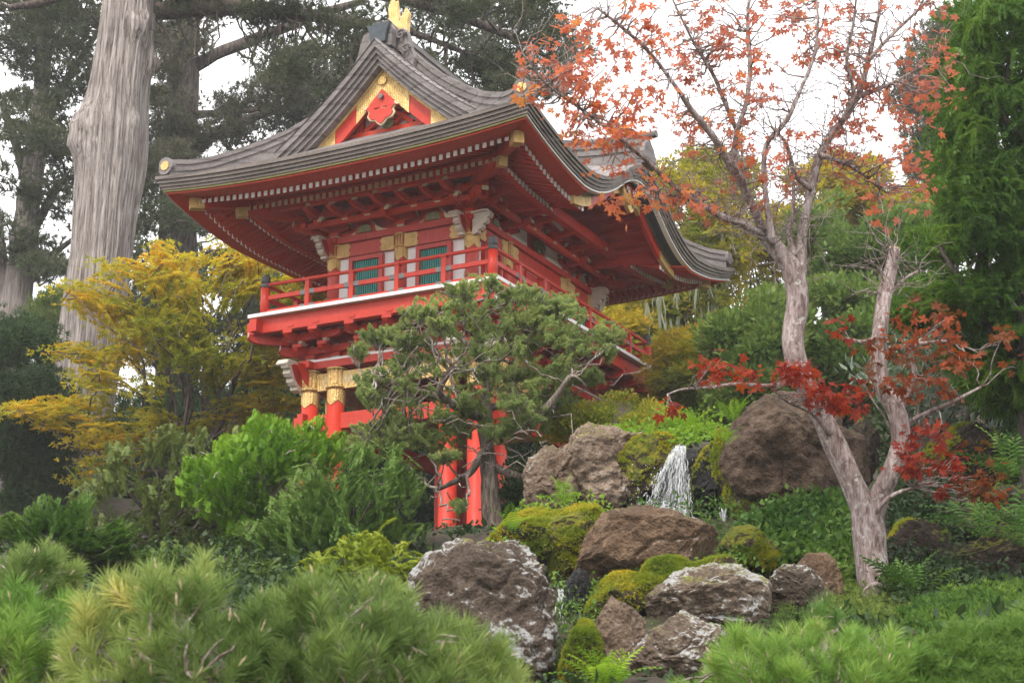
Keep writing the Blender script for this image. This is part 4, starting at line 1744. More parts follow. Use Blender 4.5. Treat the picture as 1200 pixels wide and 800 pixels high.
M['leaf_moss'] = leafmat('moss_leaf', [(.0, (.045, .085, .008)), (.35, (.13, .175, .012)), (.7, (.28, .25, .016)), (1, (.40, .27, .025))], .35, nscale=2.5, hue=.6, g=1.6)
M['leaf_cypress'] = leafmat('cypress_leaf', [(0, (.022, .030, .014)), (.5, (.045, .056, .024)), (1, (.085, .090, .040))], .2, hue=.3, g=1.6)
M['leaf_cypressb'] = leafmat('brown_cypress_leaf', [(0, (.026, .028, .016)), (.5, (.055, .058, .032)), (1, (.11, .10, .06))], .2, hue=.3, g=1.7)
M['leaf_gold'] = leafmat('golden_maple_leaf', [(0, (.060, .095, .008)), (.35, (.19, .205, .012)), (.62, (.40, .31, .018)), (.85, (.58, .33, .02)), (1, (.60, .22, .03))], .45, nscale=.9, hue=.25, g=1.5)
M['leaf_thuja'] = leafmat('bright_thuja_leaf', [(0, (.035, .085, .006)), (.5, (.10, .20, .012)), (1, (.22, .32, .02))], .3, g=1.75)
M['leaf_fresh'] = leafmat('fresh_green_leaf', [(0, (.020, .065, .010)), (.5, (.065, .13, .018)), (1, (.15, .23, .03))], .3, g=1.4)
M['leaf_conifer'] = leafmat('conifer_leaf', [(0, (.020, .050, .010)), (.45, (.060, .125, .016)), (1, (.18, .27, .03))], .3, nscale=1.2, hue=.3, g=1.55)
M['leaf_feather'] = leafmat('feathery_leaf', [(0, (.030, .065, .012)), (.5, (.075, .135, .022)), (1, (.16, .22, .045))], .3, g=1.75)
M['leaf_olive'] = leafmat('olive_conifer_leaf', [(0, (.035, .055, .012)), (.5, (.085, .115, .025)), (1, (.17, .19, .05))], .3, g=1.75)
M['leaf_dark'] = leafmat('dark_evergreen_leaf', [(0, (.008, .020, .006)), (.5, (.020, .042, .010)), (1, (.05, .085, .018))], .2, g=1.5)
M['leaf_yellowgreen'] = leafmat('yellow_green_leaf', [(0, (.07, .11, .008)), (.5, (.17, .22, .018)), (1, (.33, .33, .035))], .35, g=1.6)
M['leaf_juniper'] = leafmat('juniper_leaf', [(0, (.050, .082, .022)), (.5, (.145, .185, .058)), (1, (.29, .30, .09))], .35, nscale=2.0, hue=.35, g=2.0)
M['leaf_pine'] = leafmat('pine_needle', [(0, (.045, .085, .020)), (.45, (.13, .19, .045)), (.8, (.25, .29, .075)), (1, (.42, .38, .11))], .3, nscale=2.2, hue=.4, g=1.4)
M['leaf_pineg'] = leafmat('green_pine_needle', [(0, (.035, .085, .015)), (.5, (.115, .22, .035)), (1, (.26, .36, .07))], .3, nscale=2.2, g=1.3)
M['leaf_orange'] = leafmat('orange_maple_leaf', [(0, (.26, .12, .10)), (.35, (.44, .15, .095)), (.65, (.62, .17, .075)), (.88, (.66, .28, .06)), (1, (.45, .33, .14))], .5, nscale=.7, hue=.35, g=1.05)  # stops paled towards pink: veiling glare put into the leaf colour
M['leaf_red'] = leafmat('red_maple_leaf', [(0, (.12, .012, .012)), (.45, (.30, .030, .014)), (.75, (.48, .065, .016)), (1, (.52, .16, .02))], .45, g=0.85)
M['leaf_russet'] = leafmat('russet_maple_leaf', [(0, (.07, .045, .015)), (.4, (.18, .055, .016)), (.7, (.34, .06, .016)), (1, (.45, .16, .02))], .4, g=1.0)
M['leaf_mix'] = leafmat('turning_leaf', [(0, (.045, .075, .010)), (.4, (.13, .15, .015)), (.7, (.32, .24, .02)), (1, (.46, .19, .03))], .4, nscale=.5, hue=.5, g=1.75)
M['leaf_yellow'] = leafmat('yellow_maple_leaf', [(0, (.16, .15, .012)), (.5, (.34, .28, .02)), (1, (.50, .33, .03))], .45, g=1.2)
M['leaf_bush'] = leafmat('bush_leaf', [(0, (.022, .048, .010)), (.5, (.075, .125, .022)), (1, (.20, .24, .05))], .3, g=1.5)
M['leaf_fern'] = leafmat('fern_leaf', [(0, (.06, .13, .010)), (.5, (.14, .25, .016)), (1, (.28, .38, .03))], .4)
M['leaf_fernd'] = leafmat('dark_fern_leaf', [(0, (.02, .06, .010)), (.5, (.06, .13, .02)), (1, (.14, .22, .035))], .3)
M['leaf_grey'] = leafmat('silver_leaf', [(0, (.06, .085, .06)), (.5, (.14, .18, .13)), (1, (.30, .34, .27))], .2)
M['lichen_hang'] = leafmat('hanging_lichen', [(0, (.16, .18, .12)), (.5, (.28, .30, .20)), (1, (.42, .43, .30))], .35, g=1.2)

_ico = {}


def ico(sub):
    if sub not in _ico:
        import bmesh
        bm = bmesh.new()
        bmesh.ops.create_icosphere(bm, subdivisions=sub, radius=1)
        _ico[sub] = (np.array([v.co[:] for v in bm.verts]), np.array([[v.index for v in f.verts] for f in bm.faces]))
        bm.free()
    return _ico[sub]


def rock_mesh(poly, d, depth, seed, sub=6, amp=.07, ridge=.5, power=.82):
    """a boulder: its outline gives width and height, depth its thickness front to back; broken, pitted surface"""
    n, f = ico(sub)
    pts = ats(poly, d)
    c = (pts.max(0) + pts.min(0)) / 2
    rel = pts - c
    th = np.arctan2(rel[:, 2], rel[:, 0])
    rr = np.hypot(rel[:, 0], rel[:, 2])
    o = np.argsort(th)
    th, rr = th[o], rr[o]
    th = np.concatenate([th - 2 * math.pi, th, th + 2 * math.pi])
    rr = np.tile(rr, 3)
    g = np.linspace(-math.pi, math.pi, 721)
    Rg = np.interp(g, th, rr)
    a = np.arctan2(n[:, 2], n[:, 0])
    rho = np.hypot(n[:, 0], n[:, 2]) ** power
    R = np.interp(a, g, Rg)
    S = (np.ptp(pts[:, 0]) + np.ptp(pts[:, 2])) / 4
    p = np.stack([np.cos(a) * R * rho, np.sign(n[:, 1]) * np.abs(n[:, 1]) ** power * depth, np.sin(a) * R * rho], 1)
    q = p / S
    b1 = fbm(q * 1.3 + seed * 3.7, 3, seed)
    b2 = -np.abs(fbm(q * 2.1 + seed * 1.3, 4, seed + 9))
    b3 = fbm(q * 7 + seed, 4, seed + 21)
    # broken flat faces, most of them turned to the front and the top, softened where they meet
    r = np.random.default_rng(seed)
    half = np.array([np.abs(p[:, i]).max() for i in range(3)])
    e = p / half
    for k in range(16):
        d_ = unit(r.normal(size=3) * [1, 1.2, 1] + [0, -.5, .25])
        sup = (e @ d_).max()
        h = sup * r.uniform(.66, .93)
        s = e @ d_ - h
        e = e - np.where(s > 0, s * .86, 0)[:, None] * d_
    p = e * half
    for i in (0, 2):
        lo, hi = p[:, i].min(), p[:, i].max()
        a0, a1 = rel[:, i].min(), rel[:, i].max()
        p[:, i] = a0 + (p[:, i] - lo) * (a1 - a0) / (hi - lo)
    crack = np.exp(-(fbm(q * 1.1 + seed * 5.1, 3, seed + 40) / .07) ** 2)
    b4 = -np.abs(fbm(q * 4.3 + seed * 2.2, 3, seed + 61))
    disp = S * (amp * (b1 + ridge * 1.5 * b2 + .42 * b3 + .45 * b4) - .045 * crack)
    p = p + n * disp[:, None]
    return p + c, f


def rock(name, label, poly, d, depth, m, seed, sub=6, amp=.075, group=None, moss=None, cat="boulder", leaf='leaf_moss'):
    p, f = rock_mesh(poly, d, depth, seed, sub, amp)
    mb = MB().add(p, f)
    o = solo(mb, name, M[m], label, cat, group, True)
    if moss:
        q = MB()
        L = np.array(o.location)
        r = np.random.default_rng(seed + 77)
        fc = p[f]
        nr = np.cross(fc[:, 1] - fc[:, 0], fc[:, 2] - fc[:, 0])
        ar = np.linalg.norm(nr, axis=1)
        nr = unit(nr)
        cen = fc.mean(1)
        w = ar * moss['w'](cen, nr)
        n = moss['n']
        k = r.choice(len(f), n, p=w / w.sum())
        bc = r.dirichlet((1, 1, 1), n)
        P = (fc[k] * bc[:, :, None]).sum(1)
        c = np.clip(.5 + .45 * fbm(P * 2.2, 3, seed) + r.uniform(-.25, .25, n), 0, 1)
        plant_parts(q, P - L, nr[k] + r.normal(size=(n, 3)) * .35, r.normal(size=(n, 3)), moss['s'] * r.uniform(.6, 1.4, n), moss.get('t', T_MOSS), c)
        q.build("moss", M[leaf], o)
    return o


def rough_poly(poly, amp, r, step=14):
    """the same outline with an uneven, leafy edge"""
    poly = np.asarray(poly, float)
    out = []
    for i in range(len(poly)):
        a, b = poly[i], poly[(i + 1) % len(poly)]
        k = max(1, int(np.linalg.norm(b - a) / step))
        for t in np.arange(k) / k:
            out.append(a + (b - a) * t)
    out = np.array(out)
    c = out.mean(0)
    o = unit(out - c)
    return out + o * (r.normal(size=(len(out), 1)) * amp)


def shrub(name, label, cat, poly, d, thick, n, rad, per, tm, size, leaf, seed, flat=.7, upb=.5, stems=6, bark='bark_dark', gap=0.0, droop=False, group=None, edge=None, jit=.5, base=None, front=.62, crown_name="foliage", stem_r=.035, gscale=40, width=1.0, sizej=.35, shell=.35, twigs=0, plume=None, fill=None):
    """a bush or small tree: foliage clumps through its volume and the stems that carry them"""
    r = np.random.default_rng(seed)
    poly = rough_poly(poly, 7, r)
    pos, t, s = fill_volume(poly, d, thick, n, r, gap, gscale, front)
    if base is None:
        cx = poly[:, 0].mean()
        b = at(cx, poly[:, 1].max(), d)
    else:
        b = at(base[0], base[1], base[2] if len(base) > 2 else d)
    b[2] = float(ground_z(np.array([b[0]]), np.array([b[1]]))[0]) - .05
    root = empty(name, b)
    tag(root, label, cat, group)
    q = MB()
    crn = None
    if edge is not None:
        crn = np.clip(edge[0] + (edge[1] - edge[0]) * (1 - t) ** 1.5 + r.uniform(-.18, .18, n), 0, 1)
    if plume:
        c_ = pos.mean(0) - [0, 0, np.ptp(pos[:, 2]) * .35]
        ax = unit(pos - c_) * plume.get('out', 1) + np.array([0, 0, plume.get('up', .4)]) + r.normal(size=(n, 3)) * plume.get('rand', .35)
        ax[:, 2] *= plume.get('zs', 1.0)
        Ls = plume['L'] * r.uniform(.55, 1.25, n)
        plumes(q, pos - unit(ax) * Ls[:, None], pos, per, tm, size, r, crn if crn is not None else r.uniform(0, 1, n), plume.get('ang', 42), .1, plume.get('flat', False), plume.get('arch', 0.0), jit)
    else:
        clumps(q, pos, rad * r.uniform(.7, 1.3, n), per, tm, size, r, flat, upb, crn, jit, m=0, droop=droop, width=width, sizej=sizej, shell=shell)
    if fill:
        ps, t2, s2 = fill_volume(poly, d + fill.get('back', .15), thick * .8, fill['n'], r, fill.get('gap', 0.0), gscale, .5)
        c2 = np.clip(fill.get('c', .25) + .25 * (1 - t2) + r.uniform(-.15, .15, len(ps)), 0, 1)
        clumps(q, ps, fill['rad'] * r.uniform(.6, 1.3, len(ps)), fill['per'], fill.get('tm', tm), fill['size'], r, fill.get('flat', .5), fill.get('up', .2), c2, jit, shell=.1)
    put(q, crown_name, M[leaf], root)
    if stems:
        q = MB()
        k = r.choice(n, min(n, stems), replace=False)
        hub = b + (pos.mean(0) - b) * .35
        hub[2] = b[2] + max(.05, (pos[:, 2].mean() - b[2]) * .35)
        q.tube(smooth_path([[*b, stem_r * 1.3], [*(b * .4 + hub * .6 + r.normal(size=3) * .03), stem_r * 1.1], [*hub, stem_r]], 4)[:, :3], np.linspace(stem_r * 1.5, stem_r, 9), 8)
        for i in k:
            w = wob_line(hub, pos[i], 8, .12, r, .05)
            q.tube(w, np.linspace(stem_r * .8, stem_r * .15, 8), 6)
        for i in r.choice(n, min(n, twigs), replace=False) if twigs else ():
            j = np.argsort(np.linalg.norm(pos - pos[i], axis=1))[r.integers(2, 9)]
            q.tube(wob_line(pos[j], pos[i], 5, .15, r), np.linspace(stem_r * .3, stem_r * .1, 5), 5)
        put(q, "stem", M[bark], root, True)
    return root
# ------------------------------------------------------------------ the tall cypresses behind the gate
def cyp_canopy(q, polys, d, thick, n, rad, per, size, r, gap=0.0, gscale=60):
    out = []
    for poly, k, g in polys:
        pos, t, s = fill_volume(poly, d, thick, k, r, g, gscale, .55)
        out.append(pos)
    pos = np.concatenate(out)
    clumps(q, pos, rad * .85 * r.uniform(.45, 1.3, len(pos)), int(per * .8), T_TUFT, size * .8, r, .40, .35, None, .5, shell=.1, width=1.0)
    return pos


def link_twigs(q, pos, trunks, r, every, rad, amp=.12, sag=-.03):
    """boughs from the nearest point of the given limbs to clumps of the crown"""
    T = np.concatenate(trunks)
    for i in range(0, len(pos), every):
        dd = np.linalg.norm((T[:, :3] - pos[i]) * np.array([1, 1, 1.6]), axis=1)
        j = int(np.argmin(dd))
        L = dd[j]
        q.tube(wob_line(T[j, :3], pos[i], 8, amp, r, sag), np.linspace(min(rad * (.4 + L * .15), T[j, 3] * .7), rad * .18, 8), 6)


# the great pale trunk on the left
r = np.random.default_rng(21)
D = 36
rows = [(82, 640, 42), (84, 600, 38), (90, 560, 35), (94, 500, 36), (100, 440, 38), (107, 380, 37), (118, 300, 36.5), (124, 240, 38), (131, 180, 41), (138, 120, 38), (147, 60, 36), (155, 0, 35), (164, -60, 34), (172, -130, 32)]
P = smooth_path([[*at(x, y, D), w * D / F_PX] for x, y, w in rows], 9)
n = 240
a = np.arange(n) * 2 * math.pi / n
root = empty("cypress_tree", (P[0][0], P[0][1], float(ground_z(np.array([P[0][0]]), np.array([P[0][1]]))[0])))
tag(root, "huge cypress with a thick pale furrowed trunk rising behind the golden maple", "tree")
tw = a[None] + (P[:, 2:3] - P[0, 2]) * .05
g1 = np.stack([np.cos(tw) * 6.5, np.sin(tw) * 6.5, P[:, 2:3] * .35 + 0 * a[None]], -1)
g2 = np.stack([np.cos(tw) * 1.6, np.sin(tw) * 1.6, P[:, 2:3] * .25 + 0 * a[None]], -1)
w = 1 + .11 * (-np.abs(fbm(g1 * [1.7, 1.7, 1], 3, 4)) + .4) + .10 * fbm(g2, 2, 6)
# burls and knots
bu = [(90, 146, .20, .75, .8), (160, 22, .13, .45, .4), (170, 58, .14, .4, .4), (153, 136, .06, .3, .25)]
for bx_, by_, am, sz, sa in bu:
    c = at(bx_, by_, D)
    k = np.argmin(np.abs(P[:, 2] - c[2]))
    ang = math.acos(np.clip((c[0] - P[k, 0]) / P[k, 3], -1, 1))
    ang = -ang
    # tube frame: find the angle whose surface point is nearest the wanted pixel, on the near side
    w = w
q = MB()
q.tube(P[:, :3], P[:, 3], n, wob=w)
V = q.v[-1] if len(q.v[-1]) == n * len(P) else q.v[0]
for bx_, by_, am, sz, sa in bu:
    c = at(bx_, by_, D - .9)
    cen = np.array([np.interp(c[2], P[:, 2], P[:, 0]), np.interp(c[2], P[:, 2], P[:, 1]), c[2]])
    rad_ = np.interp(c[2], P[:, 2], P[:, 3])
    vx = np.clip((c[0] - cen[0]) / rad_, -.98, .98)
    sp = cen + rad_ * np.array([vx, -math.sqrt(1 - vx * vx), 0])
    dd = np.linalg.norm((V - sp) * np.array([1, 1, .8]), axis=1) / sz
    nd = unit((V - cen) * np.array([1, 1, 0]))
    V += nd * (am * 1.6 * np.exp(-dd ** 2 * 2.2) * (1 + .5 * fbm(V * 5, 3, 8)))[:, None]
put(q, "trunk", M['bark_pale'], root, True)
q = MB()
B1 = limb(q, [(165, 12, 13), (195, 12, 12), (260, 8, 11), (330, 14, 9), (400, 24, 7), (470, 34, 5), (540, 60, 3)], D, n=12, rough=.15, seed=3)
B2 = limb(q, [(180, -70, 14), (260, -40, 12), (350, -20, 10), (450, -5, 8), (540, 20, 6), (620, 55, 3.5), (660, 80, 2)], D + 1, n=12, rough=.15, seed=4)
B3 = limb(q, [(150, -60, 12), (110, -30, 9), (60, 0, 6), (10, 10, 4)], D + 1, n=10, seed=5)
can = MB()
pos = cyp_canopy(can, [([(185, -60), (640, -60), (665, 40), (640, 78), (560, 92), (480, 66), (450, 20), (380, 34), (300, 24), (190, 18)], 150, -.12),
                       ([(300, 10), (430, 20), (440, 90), (400, 120), (330, 95), (300, 60)], 30, .0),
                       ([(470, 60), (600, 80), (660, 85), (640, 110), (560, 112), (520, 100), (485, 70)], 22, .05)], D + .5, 2.2, 0, .75, 60, .27, r)
link_twigs(q, pos, [B1, B2, B3], r, 2, .05)
# bare hanging twigs
for k in range(46):
    j = r.integers(0, len(B1))
    p0 = B1[j, :3]
    e = p0 + np.array([r.uniform(-.9, .9), r.uniform(-.6, .6), r.uniform(-2.4, -.5)])
    q.tube(wob_line(p0, e, 8, .2, r), np.linspace(.035, .008, 8), 5)
put(q, "bough", M['bark_dark'], root, True)
put(can, "crown", M['leaf_cypress'], root)


def far_cypress(name, label, trunks, boughs, polys, d, thick, rad, per, size, seed, leaf='leaf_cypress', bark='bark_far', every=2, br=.07):
    r = np.random.default_rng(seed)
    b = at(trunks[0][0][0], trunks[0][0][1], d)
    root = empty(name, (b[0], b[1], float(ground_z(np.array([b[0]]), np.array([b[1]]))[0])))
    tag(root, label, "tree")
    q = MB()
    T = [limb(q, t, d, n=20, rough=.16, seed=seed) for t in trunks]
    put(q, "trunk", M[bark], root, True)
    q = MB()
    T += [limb(q, t, d, n=10, rough=.15, seed=seed + 1) for t in boughs]
    can = MB()
    pos = cyp_canopy(can, polys, d, thick, 0, rad, per, size, r)
    link_twigs(q, pos, T, r, every, br)
    put(q, "bough", M['bark_dark'], root, True)
    put(can, "crown", M[leaf], root)


far_cypress("cypress_tree", "dark-crowned cypress with a forked grey trunk at the far left edge",
            [[(6, 640, 24), (10, 470, 21), (16, 390, 19), (24, 320, 17), (32, 250, 15), (40, 190, 13), (48, 120, 11), (52, 40, 9)], [(14, 400, 13), (2, 330, 11), (-8, 250, 10), (-20, 150, 9)]],
            [[(28, 290, 7), (50, 250, 6), (70, 215, 5), (92, 205, 3)], [(34, 230, 6), (16, 160, 5), (2, 120, 4)], [(40, 180, 6), (70, 110, 5), (100, 60, 4), (120, 30, 3)], [(26, 330, 5), (60, 300, 4), (86, 280, 3)]],
            [([(-60, -60), (118, -60), (116, 30), (108, 100), (92, 116), (40, 100), (10, 60), (-50, 60)], 120, -.2),
             ([(8, 100), (88, 110), (96, 150), (86, 215), (70, 250), (20, 230), (0, 160)], 46, .0),
             ([(-50, 170), (20, 200), (60, 260), (40, 300), (-10, 290), (-60, 280)], 26, .05),
             ([(50, 230), (92, 240), (80, 300), (52, 330), (30, 300)], 14, .05)], 46, 3.0, 1.0, 56, .34, 31)
far_cypress("cypress_tree", "dark ivy-hung cypress standing between the pale trunk and the gate roof",
            [[(205, 640, 26), (206, 480, 25), (208, 330, 23), (209, 260, 22), (212, 180, 21), (214, 100, 20), (216, 20, 18), (218, -60, 16)]],
            [[(224, 80, 9), (262, 60, 8), (310, 42, 7), (370, 18, 6), (430, 0, 4)], [(222, 180, 9), (250, 158, 8), (290, 140, 6), (330, 128, 5)], [(216, 136, 7), (262, 132, 4), (310, 130, 3), (360, 140, 2)], [(204, 215, 6), (180, 185, 5), (160, 160, 3)]],
            [([(176, 30), (238, 20), (240, 120), (238, 170), (180, 170), (168, 120)], 52, -.1),
             ([(250, 70), (330, 60), (440, 50), (430, 100), (400, 150), (360, 172), (320, 172), (270, 176), (240, 160), (256, 110)], 96, .06),
             ([(170, 170), (200, 180), (190, 250), (160, 270), (158, 210)], 20, .05),
             ([(186, 168), (230, 160), (232, 185), (190, 215)], 10, .0)], 48, 2.6, .95, 60, .34, 37, 'leaf_cypressb', 'bark_dark')
far_cypress("conifer", "dark conifer mass low behind the golden maple, left of the balcony",
            [[(290, 640, 12), (292, 420, 9), (296, 260, 6), (298, 215, 3)], [(350, 640, 10), (352, 400, 8), (352, 280, 4)]], [],
            [([(140, 215), (180, 232), (240, 236), (300, 262), (360, 290), (420, 300), (420, 420), (140, 420), (120, 300)], 190, -.25)], 46, 3.0, 1.0, 60, .34, 41, 'leaf_cypress', 'bark_dark', 4)
far_cypress("pine_tree", "distant dark tree glimpsed above the ridge behind the maple branches",
            [[(590, 640, 14), (585, 400, 12), (575, 200, 9), (570, 60, 6), (566, -60, 4)]],
            [[(575, 180, 6), (620, 120, 4), (660, 90, 2)], [(572, 120, 6), (530, 90, 4), (500, 70, 3)]],
            [([(470, -60), (640, -60), (650, 20), (690, 60), (640, 110), (560, 125), (500, 90), (470, 30)], 110, .0)], 58, 3.0, 1.1, 54, .36, 43, 'leaf_cypress', 'bark_far')

# ------------------------------------------------------------------ the golden maple behind the balcony
MAPLE_POLY = [(66, 342), (95, 322), (120, 318), (140, 296), (165, 300), (185, 288), (215, 300), (240, 292), (262, 284), (290, 292), (315, 300), (345, 298), (385, 302), (392, 330), (380, 360), (350, 400), (346, 440), (352, 478), (330, 500), (290, 512), (240, 520), (200, 540), (165, 552), (140, 545), (112, 560), (92, 572), (84, 556), (104, 530), (78, 512), (40, 505), (10, 490), (14, 470), (60, 470), (60, 440), (45, 425), (40, 412), (70, 405), (110, 412), (126, 392), (118, 372), (84, 372), (62, 358)]
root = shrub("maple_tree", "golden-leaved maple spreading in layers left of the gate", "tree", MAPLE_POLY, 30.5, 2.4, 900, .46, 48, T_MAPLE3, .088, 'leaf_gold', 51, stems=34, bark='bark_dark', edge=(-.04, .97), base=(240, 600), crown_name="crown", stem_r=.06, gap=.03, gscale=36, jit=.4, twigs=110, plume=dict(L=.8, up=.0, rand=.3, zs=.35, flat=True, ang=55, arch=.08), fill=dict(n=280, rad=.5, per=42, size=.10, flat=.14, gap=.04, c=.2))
root["label"] = "golden-leaved maple spreading in layers left of the gate"

# ------------------------------------------------------------------ trees and bushes behind, on the right
r = np.random.default_rng(61)
t1 = shrub("maple_tree", "yellow-green tree hung with grey lichen beyond the gate's right eaves", "tree",
           [(700, 372), (735, 345), (775, 330), (770, 260), (768, 215), (800, 190), (830, 186), (862, 205), (880, 240), (870, 300), (846, 330), (862, 360), (860, 420), (840, 470), (790, 480), (740, 470), (700, 430), (690, 400)], 36, 2.6, 330, .6, 62, T_MAPLE3, .17, 'leaf_mix', 62, flat=.45, upb=.2, stems=40, edge=(.1, .72), base=(800, 560), crown_name="crown", stem_r=.09, gap=.02, twigs=30)
q = MB()
pos, t, s = fill_volume([(740, 350), (860, 240), (850, 440), (770, 460)], 35.2, 2.0, 150, r)
for p in pos:
    k = r.integers(4, 9)
    L = r.uniform(.4, 1.3)
    for j in range(k):
        e = p + np.array([r.uniform(-.12, .12), r.uniform(-.12, .12), -L * r.uniform(.5, 1)])
        w = unit(r.normal(size=3) * [1, 1, 0]) * .022
        m_ = (p + e) / 2 + r.normal(size=3) * .03
        q.add([p - w, p + w, m_ + w * .9, m_ - w * .9, e], [(0, 1, 2, 3), (3, 2, 4)], 0, r.uniform())
put(q, "hanging_lichen", M['lichen_hang'], t1)
shrub("maple_tree", "bright yellow maple far behind, seen between the forks of the pale maple", "tree",
      [(880, 300), (900, 240), (930, 215), (960, 200), (1000, 204), (1045, 196), (1075, 225), (1070, 262), (1010, 262), (960, 285), (930, 300)], 42, 2.2, 230, .62, 60, T_MAPLE3, .19, 'leaf_yellow', 63, flat=.4, upb=.2, stems=26, base=(960, 520), crown_name="crown", stem_r=.09, gap=-.02, edge=(.2, .8), twigs=20)
shrub("tree", "broad dark green rounded tree between the yellow maple and the sawn-off stem", "tree",
      [(940, 352), (935, 300), (942, 262), (972, 238), (1010, 228), (1055, 222), (1092, 235), (1110, 300), (1090, 360), (1000, 368)], 33, 2.4, 420, .40, 52, T_LEAF, .15, 'leaf_bush', 64, flat=.55, gap=.16, twigs=60, stems=24, base=(1010, 560), crown_name="crown", stem_r=.08, edge=(.25, .7))
shrub("bush", "mid-green clipped bush just right of the pale maple trunk", "bush",
      [(924, 480), (915, 420), (925, 362), (960, 340), (1010, 338), (1060, 352), (1075, 400), (1060, 470), (1000, 500)], 27, 1.9, 420, .30, 52, T_LEAF, .125, 'leaf_bush', 65, flat=.6, gap=.16, gscale=24, twigs=50, stems=14, edge=(.3, .75), base=(980, 520))
shrub("bush", "rounded fresh green bush left of the pale maple trunk", "bush",
      [(838, 500), (826, 450), (832, 402), (850, 370), (880, 350), (912, 345), (940, 370), (940, 450), (930, 500), (880, 508)], 26, 1.7, 400, .28, 52, T_LEAF, .12, 'leaf_bush', 66, flat=.6, gap=.16, gscale=24, twigs=50, stems=12, edge=(.4, .9), base=(880, 520))
shrub("bush", "orange-tinted bush in front of the lichen-hung tree", "bush",
      [(770, 470), (765, 432), (790, 405), (815, 392), (845, 385), (862, 400), (850, 440), (845, 480), (800, 490)], 28, 1.2, 150, .36, 62, T_MAPLE3, .11, 'leaf_mix', 67, flat=.5, stems=10, edge=(.45, .95), base=(810, 520))
shrub("conifer", "grey-green tree dim in the light behind the right-hand maple boughs", "tree",
      [(1062, 130), (1080, 60), (1100, 20), (1140, 10), (1160, 100), (1150, 200), (1110, 230), (1080, 210)], 48, 2.2, 120, .75, 60, T_TUFT, .30, 'leaf_cypressb', 68, flat=.5, stems=20, base=(1110, 520), crown_name="crown", stem_r=.12, gap=.0)
shrub("tree", "thin tree with fine bare branches behind the gate's right corner", "tree",
      [(858, 250), (900, 262), (925, 320), (900, 352), (870, 345), (850, 300)], 44, 1.6, 36, .4, 40, T_MAPLE3, .15, 'leaf_mix', 69, flat=.5, stems=30, base=(885, 560), crown_name="crown", stem_r=.06, twigs=20)
shrub("hedge", "dark evergreen hedge behind the gate columns", "hedge",
      [(120, 640), (120, 500), (200, 470), (330, 430), (420, 420), (560, 400), (700, 410), (760, 400), (780, 640)], 40, 2.6, 620, .9, 60, T_TUFT, .30, 'leaf_dark', 70, flat=.8, stems=10, edge=(.2, .8), base=(480, 640))
shrub("hedge", "dark evergreen bank of growth behind the right-hand rocks", "hedge",
      [(760, 600), (770, 470), (860, 440), (960, 420), (1060, 380), (1160, 340), (1300, 330), (1300, 640), (1000, 640)], 38, 2.6, 560, .9, 60, T_TUFT, .30, 'leaf_dark', 71, flat=.8, stems=10, edge=(.2, .9), base=(1020, 640))
shrub("evergreen_bush", "tall black-green bush at the left edge below the grey trunk", "bush",
      [(-60, 640), (-60, 400), (-10, 400), (25, 385), (60, 400), (74, 440), (70, 520), (78, 600), (60, 640)], 33, 1.8, 260, .55, 70, T_TUFT, .16, 'leaf_dark', 72, gap=.04, flat=.8, stems=8, edge=(.2, .8))
shrub("conifer", "mid-green soft conifer between the grey trunk and the great pale trunk", "tree",
      [(48, 420), (44, 380), (60, 348), (80, 330), (100, 350), (100, 420), (70, 430)], 42, 1.2, 70, .5, 60, T_TUFT, .22, 'leaf_olive', 73, flat=.6, stems=8, edge=(.1, .5), base=(70, 560), crown_name="crown")
# ------------------------------------------------------------------ rocks and the waterfall
up_w = lambda c, n: np.clip(n[:, 2] + .25, 0, 1) ** 2 * np.clip(.35 + fbm(c * 2.0, 3, 5), 0, 2)
all_w = lambda c, n: np.clip(n[:, 2] + .75, 0, 2) * np.clip(.55 + fbm(c * 1.6, 3, 6), 0, 2)


rock("boulder", "big boulder crusted with white lichen on top, in front of the red columns", [(470, 700), (478, 672), (500, 650), (530, 641), (558, 631), (598, 627), (628, 643), (643, 668), (655, 692), (660, 730), (657, 772), (645, 815), (560, 830), (500, 790), (472, 735)], 12.2, .62, 'rock_lichen', 3, 7, .085)
rock("boulder", "smooth rust-brown boulder lying below the waterfall", [(670, 648), (678, 628), (700, 611), (738, 598), (762, 595), (800, 607), (835, 622), (850, 642), (842, 662), (800, 676), (740, 688), (700, 686), (676, 672)], 14, .55, 'rock_brown', 5, 7, .06)
rock("boulder", "jagged lichen-spotted boulder in the row below the rust-brown one", [(755, 708), (763, 693), (795, 676), (830, 659), (855, 655), (885, 657), (902, 680), (905, 725), (860, 745), (800, 745), (762, 735)], 12.7, .42, 'rock_lichen2', 7, 7, .09)
rock("boulder", "small dark boulder with a pale lichen cap beside the jagged boulder", [(895, 674), (918, 662), (945, 667), (962, 684), (967, 710), (950, 740), (900, 740)], 12.9, .28, 'rock_lichen', 9, 6, .07)
rock("boulder", "lowest lichened boulder with a pale round patch, above the pine tips", [(732, 780), (742, 742), (768, 722), (800, 715), (832, 713), (850, 735), (858, 770), (852, 820), (735, 825)], 11.7, .36, 'rock_lichen2', 11, 7, .08)
rock("boulder", "upright grey-brown rock left of the lowest lichened boulder", [(692, 740), (699, 712), (722, 701), (750, 704), (760, 732), (748, 785), (700, 790)], 12.1, .3, 'rock_pale', 13, 6, .08)
rock("boulder", "small plain brown boulder in front of the ivy", [(930, 660), (945, 646), (970, 648), (986, 672), (990, 710), (936, 710)], 13.4, .25, 'rock_brown', 15, 6, .06)
rock("rock", "wet black rock in the gap between the two largest boulders", [(652, 700), (664, 672), (688, 667), (696, 690), (690, 722), (676, 760), (655, 760)], 13.6, .3, 'rock_wet', 17, 6, .13, cat="rock")
rock("rock", "second wet black stone low in the dripping gap", [(650, 770), (655, 738), (675, 728), (690, 745), (688, 800), (655, 810)], 13.0, .25, 'rock_wet', 18, 6, .13, cat="rock")
